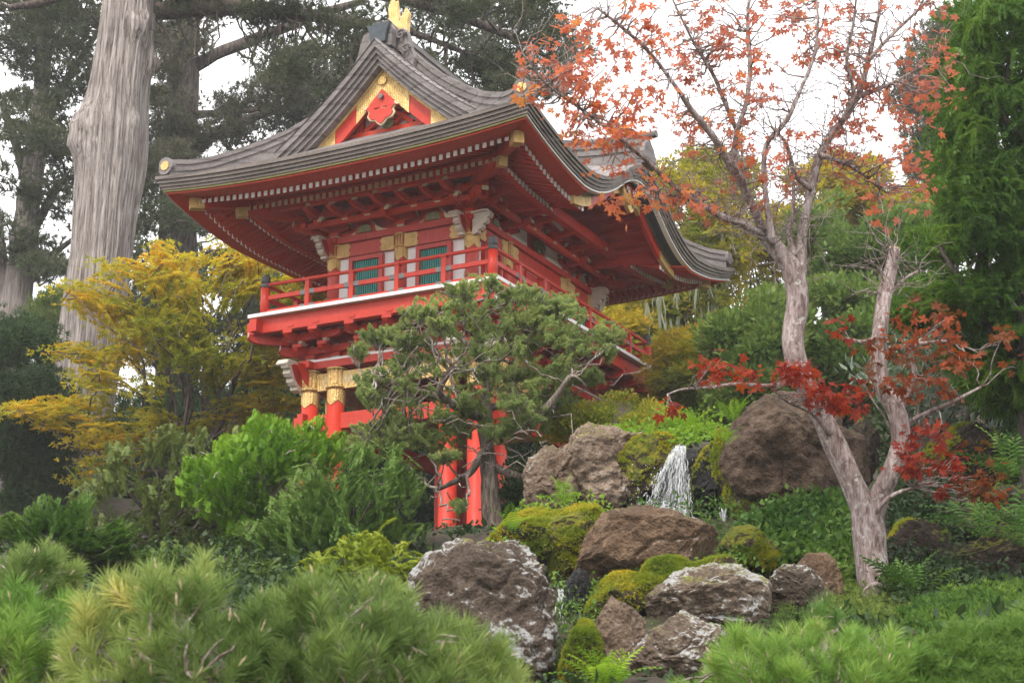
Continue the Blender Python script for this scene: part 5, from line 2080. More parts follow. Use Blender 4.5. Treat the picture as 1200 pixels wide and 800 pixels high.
rock("boulder", "pale fractured boulder at the left lip of the waterfall", [(614, 552), (628, 520), (655, 504), (684, 496), (722, 502), (750, 506), (760, 530), (744, 575), (725, 612), (640, 618), (618, 592)], 17.4, .7, 'rock_pale', 19, 7, .10)
rock("rock", "knobbly upright rock at the juniper's right side", [(612, 566), (620, 536), (634, 518), (656, 522), (676, 545), (680, 590), (650, 612), (618, 600)], 17.05, .3, 'rock_pale', 22, 6, .10, cat="rock")
rock("boulder", "moss-draped rock overhanging the waterfall from the left", [(686, 612), (694, 572), (708, 540), (732, 516), (768, 507), (796, 513), (802, 530), (780, 545), (762, 556), (744, 584), (730, 615)], 17.2, .36, 'rock_moss', 23, 6, .07, moss=dict(w=up_w, n=3200, s=.035))
rock("boulder", "tall brown boulder behind the pale maple trunk", [(836, 545), (850, 515), (872, 488), (893, 466), (916, 454), (952, 456), (990, 482), (1018, 530), (1024, 612), (900, 622), (848, 600)], 16.2, .8, 'rock_deep', 25, 7, .075)
rock("boulder", "mossy rock face at the right edge of the waterfall", [(832, 522), (842, 504), (862, 498), (868, 540), (888, 588), (914, 622), (905, 650), (876, 650), (862, 610), (846, 570)], 16.0, .26, 'rock_moss', 27, 6, .07, moss=dict(w=all_w, n=5200, s=.035))
rock("boulder", "dark mossy boulder right of the pale maple's base", [(1036, 630), (1055, 606), (1086, 608), (1112, 636), (1118, 690), (1045, 700)], 14.3, .4, 'rock_dark', 29, 6, .08, moss=dict(w=up_w, n=1500, s=.04))
rock("boulder", "rounded mossy boulder up the bank under the right-hand conifer", [(1080, 545), (1090, 518), (1116, 500), (1150, 496), (1178, 516), (1188, 570), (1085, 575)], 17.2, .5, 'rock_dark', 31, 6, .08, moss=dict(w=up_w, n=1600, s=.045))
rock("boulder", "dark boulder in the shade behind the maple's fork", [(980, 530), (990, 500), (1008, 488), (1028, 500), (1038, 570), (985, 575)], 17.8, .4, 'rock_dark', 33, 6, .08)
rock("boulder", "shaded rough rock at the foot of the right bank", [(1105, 650), (1130, 628), (1170, 620), (1230, 628), (1240, 700), (1115, 705)], 14.2, .5, 'rock_dark', 35, 6, .11)
rock("boulder", "shaded rock higher in the right bank among the ferns", [(1085, 600), (1110, 578), (1160, 570), (1230, 580), (1235, 640), (1090, 640)], 15.6, .5, 'rock_dark', 36, 6, .11)
rock("rock", "dark wet rock to the right of the falling water", [(806, 560), (818, 528), (836, 522), (850, 560), (858, 615), (830, 628), (812, 610)], 16.9, .35, 'rock_wet', 37, 6, .13, cat="rock", moss=dict(w=up_w, n=700, s=.035))
rock("rock", "rock wall behind the falling water, coloured black for the dark cavity", [(715, 620), (725, 560), (750, 530), (800, 519), (836, 536), (850, 625)], 17.9, .45, 'rock_wet', 39, 6, .10, cat="rock")  # near-black colour stands in for shade in the cavity behind the fall
rock("moss_mound", "bright yellow-green mossy mound between the lichened boulder and the waterfall", [(572, 632), (598, 606), (640, 591), (690, 589), (714, 610), (698, 640), (684, 676), (652, 690), (640, 655), (600, 650)], 15.0, .5, 'rock_moss', 41, 6, .08, moss=dict(w=all_w, n=11000, s=.034), cat="mossy rock")
rock("moss_mound", "olive mossy ledge under the rust-brown boulder", [(686, 700), (700, 682), (760, 676), (820, 660), (856, 652), (870, 672), (830, 690), (770, 712), (700, 735)], 13.2, .35, 'rock_moss', 43, 6, .06, moss=dict(w=all_w, n=6000, s=.03), cat="mossy rock")
rock("moss_mound", "mossy clump at the bottom between the boulders, above the fern", [(655, 800), (662, 752), (684, 724), (698, 740), (706, 775), (720, 830), (660, 835)], 12.0, .25, 'rock_moss', 45, 6, .07, moss=dict(w=all_w, n=4600, s=.03), cat="mossy rock")
rock("moss_mound", "low mossy hump right of the rust-brown boulder", [(838, 650), (850, 628), (875, 616), (905, 632), (915, 660), (880, 675), (845, 668)], 14.4, .35, 'rock_moss', 47, 6, .07, moss=dict(w=all_w, n=4600, s=.03), cat="mossy rock")
# bushy leaves on the little clump
M['water'], nt, b = mat('falling_water')
v = coords(nt, (9, 9, 1.2))
n1 = noise(nt, v, 3.0, 6, .7)
col = ramp(nt, n1, [(.3, (.55, .58, .62)), (.55, (.88, .89, .90))])
nt.links.new(col, b.inputs["Base Color"])
b.inputs["Roughness"].default_value = .12
b.inputs["Transmission Weight"].default_value = .12
b.inputs["IOR"].default_value = 1.33
b.inputs["Specular IOR Level"].default_value = .6
bump(nt, b, n1, .8, .03)
r = np.random.default_rng(91)
q = MB()


def streaks(q, pts, n, w, d, l0, l1, rr):
    """broken falling water: short tapering streaks that follow the fall"""
    P = np.array([at(x, y, d) for x, y in pts])
    S = np.linspace(0, 1, len(P))
    side = np.array([1.0, 0, 0])
    for k in range(n):
        t0 = r.uniform(-.02, .95)
        L = r.uniform(l0, l1)
        t = np.clip(np.linspace(t0, t0 + L, 6), 0, 1)
        off = r.normal() * w * (.5 + .8 * t0)
        C = np.stack([np.interp(t, S, P[:, i]) for i in range(3)], 1) + side * off * (1 + .4 * (t[:, None] - t0))
        C[:, 1] += r.uniform(-.06, .06)
        C += r.normal(size=C.shape) * .006
        q.tube(C, r.uniform(*rr) * np.array([.15, .7, 1, .9, .6, .12]), 6)


fall = lambda x0, y0, x1, y1: [(x0 + (x1 - x0) * (t ** .8), y0 + (y1 - y0) * (t * .7 + .3 * t * t)) for t in np.linspace(0, 1, 10)]
streaks(q, fall(797, 521, 802, 606), 220, .034, 16.75, .05, .3, (.002, .008))
streaks(q, fall(799, 521, 790, 604), 60, .04, 16.75, .08, .3, (.002, .006))
streaks(q, fall(794, 528, 776, 603), 50, .04, 16.72, .06, .25, (.002, .005))
streaks(q, fall(790, 534, 760, 600), 70, .026, 16.72, .06, .25, (.002, .006))
streaks(q, fall(784, 545, 750, 594), 24, .03, 16.7, .03, .12, (.002, .006))
sheet_p = []
for t in np.linspace(0, 1, 14):
    xl = 790 - 30 * t ** .9
    xr = 804 - 2 * t
    row = []
    for k in np.linspace(0, 1, 12):
        p = at(xl + (xr - xl) * k, 521 + 82 * (t * .7 + .3 * t * t), 16.8)
        p[1] += .05 * math.sin(k * 9 + t * 7) - .05 * t
        row.append(p)
    sheet_p.append(row)
q.loft(sheet_p, closed=False, cap=False, m=1)
n3, f3 = ico(1)
for k in range(260):
    c = at(r.uniform(748, 806), r.normal(600, 3.5), 16.62 + r.uniform(-.12, .08))
    q.add(n3 * np.array([1.3, 1.3, .8]) * r.uniform(.006, .017) + c, f3)
for k in range(110):
    t = r.uniform()
    c = at(r.uniform(738, 812), 535 + 66 * r.uniform() ** .6, 16.75 + r.uniform(-.15, .1))
    q.add(n3 * r.uniform(.003, .009) + c, f3)
M['clear'], nt, b = mat('clear_water')
b.inputs["Base Color"].default_value = (.75, .82, .85, 1)
b.inputs["Transmission Weight"].default_value = .95
b.inputs["Roughness"].default_value = .08
b.inputs["IOR"].default_value = 1.33
bump(nt, b, noise(nt, coords(nt, (10, 10, 1.5)), 3, 5, .6), 1.0, .04)
solo(q, "waterfall", [M['water'], M['clear']], "small white waterfall splashing down between mossy rocks", "waterfall", None, True)
q = MB()
streaks(q, fall(846, 594, 851, 622), 60, .03, 15.9, .1, .4, (.003, .009))
solo(q, "waterfall", M['water'], "tiny side spout of water right of the waterfall, low against the mossy rock face", "waterfall", None, True)
q = MB()
streaks(q, fall(657, 690, 664, 800), 60, .035, 13.1, .03, .12, (.002, .006))
solo(q, "trickle", M['water'], "thin trickle of water dripping down the black rocks", "water trickle", None, True)

# ------------------------------------------------------------------ the clipped juniper in front of the gate
r = np.random.default_rng(71)
DJ = 19.5
jb = at(576, 615, DJ)
root = empty("juniper_tree", (jb[0], jb[1], float(ground_z(np.array([jb[0]]), np.array([jb[1]]))[0])))
tag(root, "gnarled juniper with cloud-like pads of grey-green foliage in front of the gate", "tree")
q = MB()
GJ = [(410, 420), (425, 395), (445, 385), (468, 377), (465, 360), (490, 345), (520, 345), (540, 328), (570, 322), (600, 325), (630, 340), (660, 345), (692, 360), (690, 375), (722, 375), (737, 395), (725, 415), (700, 430), (690, 447), (664, 460), (682, 470), (677, 490), (640, 502), (610, 508), (585, 517), (550, 507), (525, 522), (500, 532), (470, 522), (440, 532), (398, 527), (412, 497), (450, 490), (440, 475), (415, 470), (410, 445)]
JT = [limb(q, [(580, 650, 14), (577, 612, 11.5), (574, 570, 10), (571, 530, 9.5), (568, 500, 8.5), (570, 470, 6), (567, 440, 4.6), (563, 410, 3.8), (556, 380, 3), (552, 352, 2)], DJ, n=16, rough=.25, seed=2),
      limb(q, [(570, 515, 8), (590, 505, 6.5), (615, 490, 5.5), (640, 478, 4.5), (668, 440, 3)], DJ, n=10, rough=.2, seed=5, dd=[0, -.1, -.3, -.4, -.5]),
      limb(q, [(568, 490, 7), (548, 482, 6), (525, 470, 5), (515, 455, 4.5), (530, 430, 3.5)], DJ, n=10, rough=.2, seed=6, dd=[0, -.2, -.4, -.6, -.7]),
      limb(q, [(525, 470, 5), (500, 460, 4), (470, 452, 3), (440, 440, 2)], DJ - .4, n=8, rough=.2, seed=7),
      limb(q, [(572, 545, 6), (590, 552, 5), (610, 558, 4), (622, 558, 3.5)], DJ, n=8, rough=.2, seed=8),
      limb(q, [(568, 525, 5), (552, 552, 4), (536, 562, 3.5), (510, 575, 2)], DJ - .2, n=8, rough=.2, seed=9),
      limb(q, [(567, 440, 5), (585, 420, 4), (605, 405, 3), (625, 380, 2)], DJ, n=8, rough=.2, seed=10, dd=[0, .2, .4, .6]),
      limb(q, [(563, 420, 4.5), (545, 400, 3.5), (520, 385, 2.5), (495, 370, 2)], DJ, n=8, rough=.2, seed=11, dd=[0, .2, .3, .4]),
      limb(q, [(570, 480, 5), (600, 470, 4), (640, 462, 3), (690, 420, 2)], DJ, n=8, rough=.2, seed=12, dd=[0, .2, .4, .5])]
put(q, "trunk", M['bark_juniper'], root, True)
PADS = [(492, 368, 34, 16), (541, 340, 30, 13), (576, 332, 16, 14), (606, 345, 36, 15), (655, 356, 34, 17), (513, 380, 24, 10), (627, 378, 46, 16), (444, 396, 32, 18), (421, 414, 16, 24), (482, 400, 36, 14), (563, 412, 20, 12), (612, 404, 40, 20), (667, 398, 40, 22), (712, 396, 27, 20), (643, 437, 50, 16), (603, 440, 28, 14), (563, 432, 12, 10), (470, 426, 26, 13), (430, 462, 16, 12), (544, 465, 16, 10), (563, 474, 16, 9), (606, 474, 30, 15), (648, 468, 40, 16), (660, 488, 34, 14), (614, 492, 32, 11), (519, 487, 26, 12), (467, 493, 32, 14), (430, 504, 28, 14), (578, 506, 28, 12), (538, 500, 24, 11), (500, 512, 30, 14), (455, 520, 30, 12), (410, 524, 26, 14), (538, 590, 17, 7), (520, 535, 26, 12), (690, 440, 30, 14), (590, 385, 26, 12), (548, 372, 26, 12)]
can, br = MB(), MB()
allp = []
for (cx, cy, rx, ry) in PADS:
    dz = r.uniform(-1.1, .6)
    n = int(12 + rx * ry / 16)
    u = unit(r.normal(size=(n, 3)))
    u[:, 2] = np.where(r.uniform(0, 1, n) < .75, np.abs(u[:, 2]), u[:, 2] * .6)
    u *= r.uniform(.3, 1.12, (n, 1)) ** .6
    d = DJ + dz
    c = at(cx, cy, d)
    s = d / F_PX
    pos = c + u * np.array([rx * s, rx * s * .85, ry * s]) * .92
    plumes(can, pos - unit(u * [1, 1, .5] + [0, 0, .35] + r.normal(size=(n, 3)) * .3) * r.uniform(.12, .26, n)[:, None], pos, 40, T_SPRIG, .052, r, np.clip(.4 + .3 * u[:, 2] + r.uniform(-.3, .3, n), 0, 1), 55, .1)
    for p in pos[r.choice(n, min(n, 9), replace=False)]:
        br.tube(wob_line(c - np.array([0, 0, ry * s * .8]), p, 5, .1, r), np.linspace(.012, .004, 5), 5)
    allp.append(c - np.array([0, 0, ry * s * .8]))
pos, t, s = fill_volume(GJ, DJ, .9, 1500, r, .05, 17)
u = unit((pos - pos.mean(0)) * [1, 1, .3] + [0, 0, .9] + r.normal(size=pos.shape) * .8)
plumes(can, pos - u * r.uniform(.10, .22, len(pos))[:, None], pos, 34, T_SPRIG, .052, r, np.clip(.5 + r.uniform(-.4, .35, len(pos)), 0, 1), 55, .1)
T = np.concatenate(JT)
for k in range(90):
    p = pos[r.integers(0, len(pos))]
    j = int(np.argmin(np.linalg.norm(T[:, :3] - p, axis=1) + r.uniform(0, .4, len(T))))
    br.tube(wob_line(T[j, :3], p, 9, .12, r, -.03), np.linspace(min(.014, T[j, 3] * .7), .005, 9), 5)
for p in allp:
    for rep in range(2):
        dd = np.linalg.norm(T[:, :3] - p, axis=1) + r.uniform(0, .5, len(T))
        j = int(np.argmin(dd))
        br.tube(wob_line(T[j, :3], p, 10, .14, r, -.04), np.linspace(min(.022, T[j, 3] * .8), .008, 10), 6)
for k in range(110):
    p = allp[r.integers(0, len(allp))] + r.normal(size=3) * .22
    e = p + r.normal(size=3) * np.array([.4, .3, .22])
    br.tube(wob_line(p, e, 6, .25, r), np.linspace(.010, .004, 6), 5)
put(br, "branch", M['twig'], root, True)
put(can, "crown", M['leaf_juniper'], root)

# ------------------------------------------------------------------ shrubs in the middle distance
shrub("conifer_bush", "feathery olive-green conifer bush left of the bright round one", "bush",
      [(50, 660), (70, 620), (84, 585), (108, 548), (130, 520), (160, 512), (190, 500), (225, 503), (255, 498), (300, 515), (310, 570), (300, 640), (220, 690), (120, 690)], 20.5, 1.2, 1000, .26, 54, T_FINE, .070, 'leaf_olive', 81, stems=26, twigs=60, edge=(.2, .8), base=(180, 700), plume=dict(L=.42, up=.2, rand=.55, flat=True, arch=.08), gap=-.25, gscale=26)
shrub("cypress_bush", "bright yellow-green hinoki bush with bare pale inner branches", "bush",
      [(216, 560), (224, 533), (240, 528), (255, 503), (285, 494), (300, 484), (335, 488), (372, 490), (398, 508), (408, 535), (390, 548), (352, 560), (330, 575), (322, 596), (300, 618), (262, 626), (232, 604)], 19, 1.1, 2300, .21, 36, T_FINE, .050, 'leaf_thuja', 82, stems=34, bark='twig', twigs=60, edge=(.1, .9), base=(310, 660), plume=dict(L=.17, up=.9, rand=.6, flat=True), gap=.0, gscale=24)
shrub("evergreen_bush", "dark hollow bush under the bright hinoki", "bush",
      [(170, 700), (180, 640), (230, 590), (330, 570), (400, 530), (430, 640), (360, 700)], 19.8, .8, 520, .26, 30, T_FINE, .09, 'leaf_olive', 83, stems=30, bark='twig', base=(290, 690), twigs=30, plume=dict(L=.3, up=.3, rand=.5))
shrub("evergreen_bush", "dark glossy green bush in flat tiers at the left edge", "bush",
      [(-30, 640), (-20, 606), (20, 596), (60, 580), (100, 582), (120, 596), (168, 612), (176, 634), (186, 648), (170, 676), (120, 690), (60, 680), (-30, 680)], 16, .9, 850, .22, 48, T_FINE, .062, 'leaf_fresh', 84, stems=24, edge=(.0, .8), base=(70, 720), gap=-.02, gscale=28, plume=dict(L=.28, up=-.02, rand=.25, flat=True))
shrub("conifer_bush", "soft feathery green conifer in front of the gate's left columns", "bush",
      [(276, 618), (300, 585), (330, 572), (352, 550), (372, 536), (404, 530), (430, 510), (462, 524), (495, 540), (508, 566), (506, 600), (492, 630), (476, 660), (400, 690), (320, 700), (285, 670)], 17.3, 1.0, 1300, .24, 60, T_FINE, .056, 'leaf_feather', 85, stems=30, edge=(.1, .85), base=(410, 700), plume=dict(L=.46, up=.35, rand=.5, flat=True, ang=40, arch=.05), twigs=20, gap=-.02, gscale=30)
shrub("evergreen_bush", "low dark green bush in the shade right of the tiered bush, behind the front pine", "bush",
      [(110, 740), (120, 670), (150, 640), (200, 635), (250, 640), (310, 650), (350, 665), (350, 740)], 15.6, .8, 520, .22, 36, T_FINE, .065, 'leaf_bush', 92, stems=20, edge=(.0, .6), base=(230, 760), plume=dict(L=.3, up=.15, rand=.4, flat=True))
shrub("threadleaf_bush", "low yellow-green thread-leaved bush left of the lichened boulder", "bush",
      [(345, 700), (352, 662), (385, 640), (412, 628), (430, 621), (452, 632), (468, 628), (506, 648), (508, 680), (490, 720), (400, 730)], 14.3, .7, 620, .16, 40, T_FINE, .06, 'leaf_yellowgreen', 86, stems=20, edge=(.2, .9), base=(430, 740), plume=dict(L=.28, up=-.05, rand=.4, flat=True, arch=.16, ang=30), gap=-.1, gscale=22)
shrub("azalea_bush", "low rounded olive bush on the bank above the pale boulder", "bush",
      [(636, 516), (652, 492), (690, 474), (725, 465), (765, 472), (800, 492), (806, 515), (760, 522), (700, 505), (660, 512)], 20, .9, 230, .16, 52, T_LEAF, .05, 'leaf_mix', 87, flat=.6, stems=16, edge=(.05, .5), base=(720, 525), gap=.05, gscale=22)
shrub("azalea_bush", "dark low shrub on the bank behind the juniper trunk", "bush",
      [(580, 640), (584, 590), (600, 560), (625, 552), (640, 580), (640, 640)], 21, .7, 120, .24, 60, T_LEAF, .07, 'leaf_dark', 88, flat=.8, stems=6)
shrub("evergreen_bush", "deep shade-green bush beneath the right-hand conifer", "bush",
      [(1030, 560), (1040, 480), (1060, 430), (1110, 410), (1230, 440), (1230, 600), (1150, 590), (1090, 520)], 20, 1.0, 240, .24, 50, T_LEAF, .08, 'leaf_dark', 89, flat=.7, stems=26, base=(1120, 620), twigs=20, gap=.03, gscale=30)
shrub("silver_shrub", "silver-leaved shrub among the branches left of the right-hand conifer", "shrub",
      [(1000, 440), (1015, 405), (1060, 380), (1120, 385), (1160, 400), (1170, 520), (1120, 525), (1060, 470), (1010, 460)], 18.2, .6, 60, .2, 22, T_NARROW, .14, 'leaf_grey', 90, flat=.8, upb=.5, stems=16, bark='twig', base=(1090, 560))

# ------------------------------------------------------------------ ferns
def fern(label, px, py, d, n, size, seed, leaf='leaf_fern', lean=0.0):
    r = np.random.default_rng(seed)
    b = at(px, py, d)
    root = None
    q = MB()
    az = r.uniform(0, 2 * math.pi, n)
    el = r.uniform(.35, 1.25, n)
    dr = np.stack([np.cos(az) * np.cos(el) + lean, np.sin(az) * np.cos(el) - .25, np.sin(el)], 1)
    plant_parts(q, np.repeat(b[None], n, 0) + r.normal(size=(n, 3)) * .02, dr, np.repeat([[0, 0, 1.0]], n, 0) + r.normal(size=(n, 3)) * .1, size * r.uniform(.65, 1.1, n), T_FERN, r.uniform(0, 1, n))
    solo(q, "fern", M[leaf], label, "fern", "ferns among the rocks")


fern("big bright fern on the bank above the waterfall", 800, 520, 18.6, 34, .62, 101)
fern("small bright fern beside the big one, left of the tall boulder", 862, 492, 18.0, 12, .36, 102)
fern("yellowing little fern growing from the face of the pale boulder", 660, 590, 16.4, 11, .36, 103)
fern("bright fern at the bottom edge between the boulders", 712, 812, 10.6, 16, .40, 104)
fern("fine green fern right of the maple's base", 1066, 705, 13.2, 18, .52, 105, 'leaf_fernd')
fern("broad fern fronds spreading from the right bank", 1150, 625, 14.0, 14, .60, 106, 'leaf_fernd', -.4)
fern("fern high on the right bank under the conifer", 1185, 560, 15.4, 16, .6, 107, 'leaf_fernd', -.3)
fern("fern at the right edge of the picture beside the shaded rock", 1205, 640, 13.6, 14, .55, 108, 'leaf_fernd', -.3)
fern("small fern on the mossy overhang by the water", 690, 530, 17.0, 9, .26, 109)
fern("little fern sprouting at the top of the mossy rock face", 850, 520, 15.3, 9, .26, 110)
fern("tiny fern on the mossy mound by the juniper", 600, 620, 14.6, 9, .28, 111)


# ------------------------------------------------------------------ ground cover
def cover(name, label, cat, poly, d0, d1, n, size, leaf, seed, tm=T_LEAF, h=.12, kind='stuff', lift=0.02):
    """leaves over the ground: the outline is cast onto the terrain between two distances"""
    r = np.random.default_rng(seed)
    poly = np.asarray(poly, float)
    lo, hi = poly.min(0), poly.max(0)
    p = r.uniform(lo, hi, (n * 4, 2))
    p = p[in_poly(p, poly)][:n]
    t = (hi[1] - p[:, 1]) / (hi[1] - lo[1])
    P = np.array([at(a, b, d0 + (d1 - d0) * k) for (a, b), k in zip(p, t)])
    P += r.normal(size=P.shape) * np.array([.05, .08, .03])
    P[:, 2] += r.uniform(0, h, len(P))
    q = MB()
    dr = r.normal(size=P.shape) * .8 + np.array([0, -.35, .25])
    c = np.clip(.5 + .35 * fbm(P * 1.8, 3, seed) + r.uniform(-.3, .3, len(P)), 0, 1)
    plant_parts(q, P, dr, np.array([0, -.3, 1.0]) + r.normal(size=P.shape) * .5, size * r.uniform(.6, 1.3, len(P)), tm, c)
    return solo(q, name, M[leaf], label, cat, None, False, kind)


cover("ivy", "leafy green creeper covering the bank behind the small brown boulder", "creeper", [(842, 668), (862, 630), (885, 605), (930, 588), (985, 585), (1010, 600), (1018, 690), (990, 705), (960, 665), (925, 662), (895, 668)], 13.6, 15.6, 4200, .085, 'leaf_fresh', 121)
cover("ivy", "creeper leaves along the foot of the bank right of the maple", "creeper", [(1030, 640), (1110, 660), (1200, 680), (1220, 720), (1060, 720), (1030, 700)], 12.8, 14.2, 2400, .06, 'leaf_dark', 122)
cover("moss_lawn", "short bright mossy grass on the slope at the lower right", "grass", [(1060, 722), (1110, 700), (1220, 686), (1230, 770), (1100, 770)], 10.6, 13.4, 9000, .06, 'leaf_fresh', 123, T_MOSS, .04)
cover("creeper", "small weeds along the mossy ledge under the rust-brown boulder", "weeds", [(690, 700), (730, 686), (800, 672), (870, 640), (880, 668), (800, 700), (700, 735)], 12.7, 14.2, 700, .055, 'leaf_fresh', 124)
cover("creeper", "tiny plants on the ledge in front of the pale boulder", "weeds", [(570, 650), (610, 600), (700, 586), (720, 610), (690, 640), (600, 650)], 14.6, 16.6, 1000, .06, 'leaf_fern', 125)
cover("ground_cover", "low plants on the shaded soil between the bushes and the left pines", "ground cover", [(-20, 700), (100, 660), (300, 650), (500, 660), (500, 720), (300, 740), (0, 740)], 12.5, 18.0, 7000, .085, 'leaf_dark', 127, T_LEAF, .25)
cover("ground_cover", "mossy green growth at the foot of the gate and the juniper", "ground cover", [(592, 650), (596, 615), (620, 590), (650, 570), (650, 620), (620, 650)], 15.5, 19.0, 1300, .07, 'leaf_bush', 128)
cover("ground_cover", "damp mossy growth round the foot of the waterfall", "ground cover", [(690, 612), (760, 590), (860, 590), (920, 620), (900, 660), (840, 660), (740, 640)], 14.6, 16.0, 1500, .05, 'leaf_fresh', 129)
cover("ground_cover", "moss and weeds in the damp gap left of the upright rock", "ground cover", [(640, 800), (650, 680), (700, 690), (760, 700), (760, 760), (700, 800)], 12.0, 14.0, 2200, .045, 'leaf_feather', 130)
cover("ground_cover", "mossy low growth round the pale maple's foot", "ground cover", [(900, 745), (930, 705), (990, 695), (1060, 700), (1080, 745), (990, 765)], 11.6, 13.6, 3600, .06, 'leaf_bush', 132, T_SPRIG, .08)
cover("ivy", "dark creeper on the shaded bank behind the maple's fork", "creeper", [(1028, 600), (1040, 555), (1085, 545), (1125, 570), (1120, 650), (1050, 650)], 14.6, 17.0, 2400, .075, 'leaf_dark', 133, T_LEAF, .2)
cover("creeper", "mossy plants around the lip of the waterfall", "weeds", [(690, 512), (740, 500), (800, 505), (850, 500), (850, 520), (790, 522), (720, 520)], 17.0, 19.0, 800, .07, 'leaf_fern', 126)

# ------------------------------------------------------------------ the pale maple on the right
r = np.random.default_rng(131)
DM = 13.5
mbp = at(1030, 730, DM)
root = empty("maple_tree", (mbp[0], mbp[1], float(ground_z(np.array([mbp[0]]), np.array([mbp[1]]))[0])))
tag(root, "forked pale-barked maple with sparse orange and red leaves at right", "tree")
q = MB()
LIMB = [
    limb(q, [(1045, 760, 29.5), (1034, 722, 22.1), (1027, 690, 18.9), (1021, 650, 18.0), (1017, 622, 19.7), (1012, 596, 16.4), (1000, 568, 13.9), (985, 535, 13.5), (968, 500, 13.1), (950, 462, 13.1), (935, 430, 13.5), (929, 395, 13.9), (934, 355, 13.9), (931, 322, 13.9), (915, 297, 11.5), (897, 276, 9.8)], DM, n=24, rough=.12, seed=4),
    limb(q, [(1018, 625, 13.9), (1030, 582, 12.3), (1045, 552, 11.1), (1056, 522, 11.1), (1054, 490, 11.5), (1044, 468, 11.1), (1033, 446, 10.7), (1029, 415, 9.8), (1032, 380, 9.4), (1037, 345, 8.6), (1043, 318, 7.8), (1048, 292, 7.0)], DM, n=20, rough=.12, seed=5, dd=[0, -.05, -.1, -.15, -.15, -.1, 0, 0, 0, .05, .1, .1]),
]
trunk_o = put(q, "trunk", M['bark_maple'], root, True)
q = MB()
tip = LIMB[1][-1]
q.tube([tip[:3] - [0, 0, .005], tip[:3] + [.003, 0, .012]], [tip[3] * 1.02, tip[3] * .96], 18)
L_ = np.array(root.location)
q.v = [v - L_ for v in q.v]
q.build("sawn_end", M['cut'], trunk_o)
q = MB()
cutw = at(1026, 697, DM - .19)
ax_ = unit(np.array([-.25, -.9, -.3]))
q.tube([cutw - ax_ * .12, cutw, cutw + ax_ * .02, cutw + ax_ * .03, cutw + ax_ * .022], [.10, .105, .112, .10, .088], 22, 1, wob=1 + .06 * fbm(np.stack([np.cos(np.arange(22) * .2856)[None] * 2 + np.zeros((5, 1)), np.sin(np.arange(22) * .2856)[None] * 2 + np.zeros((5, 1)), np.zeros((5, 22))], -1), 2, 3))
q.tube([cutw, cutw + ax_ * .024], [.09, .09], 22, 0)
L_ = np.array(root.location)
q.v = [v - L_ for v in q.v]
q.build("sawn_end", [M['cut'], M['bark_maple']], trunk_o)
q = MB()
B = [
    ([(897, 278, 7.2), (884, 246, 6.1), (870, 215, 5.8), (856, 193, 5.4), (837, 162, 4.3), (810, 129, 3.6), (792, 102, 2.9), (762, 63, 2.4), (726, 30, 2.0), (700, 10, 1.4)], -.0, -1.2),
    ([(872, 218, 5.0), (861, 186, 4.3), (864, 153, 3.7), (873, 126, 3.2), (879, 81, 2.9), (876, 24, 2.3), (880, -20, 1.8)], 0, .8),
    ([(864, 155, 2.9), (850, 122, 2.4), (837, 90, 2.2), (822, 66, 1.9), (807, 39, 1.6), (786, -5, 1.3)], .1, -.5),
    ([(899, 280, 6.1), (872, 264, 4.3), (838, 250, 3.7), (793, 221, 3.3), (754, 185, 2.9), (711, 150, 2.4), (676, 124, 2.0), (640, 98, 1.6), (612, 62, 1.1)], 0, -1.6),
    ([(862, 262, 2.9), (830, 243, 2.2), (800, 232, 1.7), (766, 226, 1.2)], -.1, -.7),
    ([(936, 330, 8.6), (939, 296, 6.8), (942, 262, 6.5), (950, 225, 5.8), (959, 188, 5.3), (972, 160, 5.0), (992, 136, 4.3), (1007, 109, 3.9), (1019, 64, 3.2), (1030, 15, 2.4), (1036, -20, 1.9)], 0, .5),
    ([(1004, 114, 3.3), (1030, 104, 2.6), (1056, 92, 2.2), (1080, 78, 1.6), (1100, 66, 1.1)], .2, .5),
    ([(1017, 72, 2.6), (1041, 45, 2.2), (1075, 13, 1.7), (1095, -8, 1.3)], .3, .6),
    ([(905, 286, 5.0), (900, 250, 4.0), (896, 210, 3.6), (898, 170, 3.2), (921, 142, 2.9), (940, 100, 2.4), (955, 62, 2.0), (958, 20, 1.7), (955, -20, 1.4)], -.1, -.4),
    ([(951, 222, 3.6), (932, 205, 2.9), (922, 170, 2.3), (905, 150, 1.7)], 0, -.5),
    ([(962, 182, 3.6), (986, 190, 2.6), (1005, 200, 2.0), (1030, 220, 1.4)], 0, .5),
    ([(930, 300, 4.3), (925, 270, 2.9), (930, 244, 2.4), (929, 200, 2.2)], 0, .6),
    ([(985, 145, 3.2), (1000, 110, 2.6), (992, 70, 2.2), (1000, 30, 1.6), (1004, -10, 1.3)], .1, -.4),
    ([(1056, 512, 4.3), (1068, 494, 3.3), (1090, 482, 2.9), (1118, 470, 2.3), (1150, 453, 1.6)], 0, -.4),
    ([(1052, 486, 4.3), (1064, 462, 3.2), (1071, 438, 2.6), (1069, 412, 1.9), (1080, 396, 1.3)], 0, -.3),
    ([(1022, 604, 4.3), (1034, 590, 3.3), (1050, 578, 2.9), (1072, 571, 2.2)], -.1, -.3),
    ([(972, 508, 3.6), (955, 487, 2.4), (938, 477, 2.0), (922, 470, 1.7), (908, 458, 1.3)], -.1, -.5),
    ([(935, 448, 3.3), (900, 452, 2.3), (864, 450, 2.2), (830, 454, 1.7), (800, 456, 1.3), (782, 462, 0.9)], 0, -.6),
    ([(1034, 392, 2.9), (1012, 400, 1.9), (990, 396, 1.3)], 0, -.3),
    ([(1038, 350, 2.9), (1056, 330, 2.2), (1075, 318, 1.6)], 0, .4),
    ([(1036, 410, 3.6), (1070, 404, 2.4), (1110, 400, 1.7), (1140, 410, 1.2)], 0, .3),
]
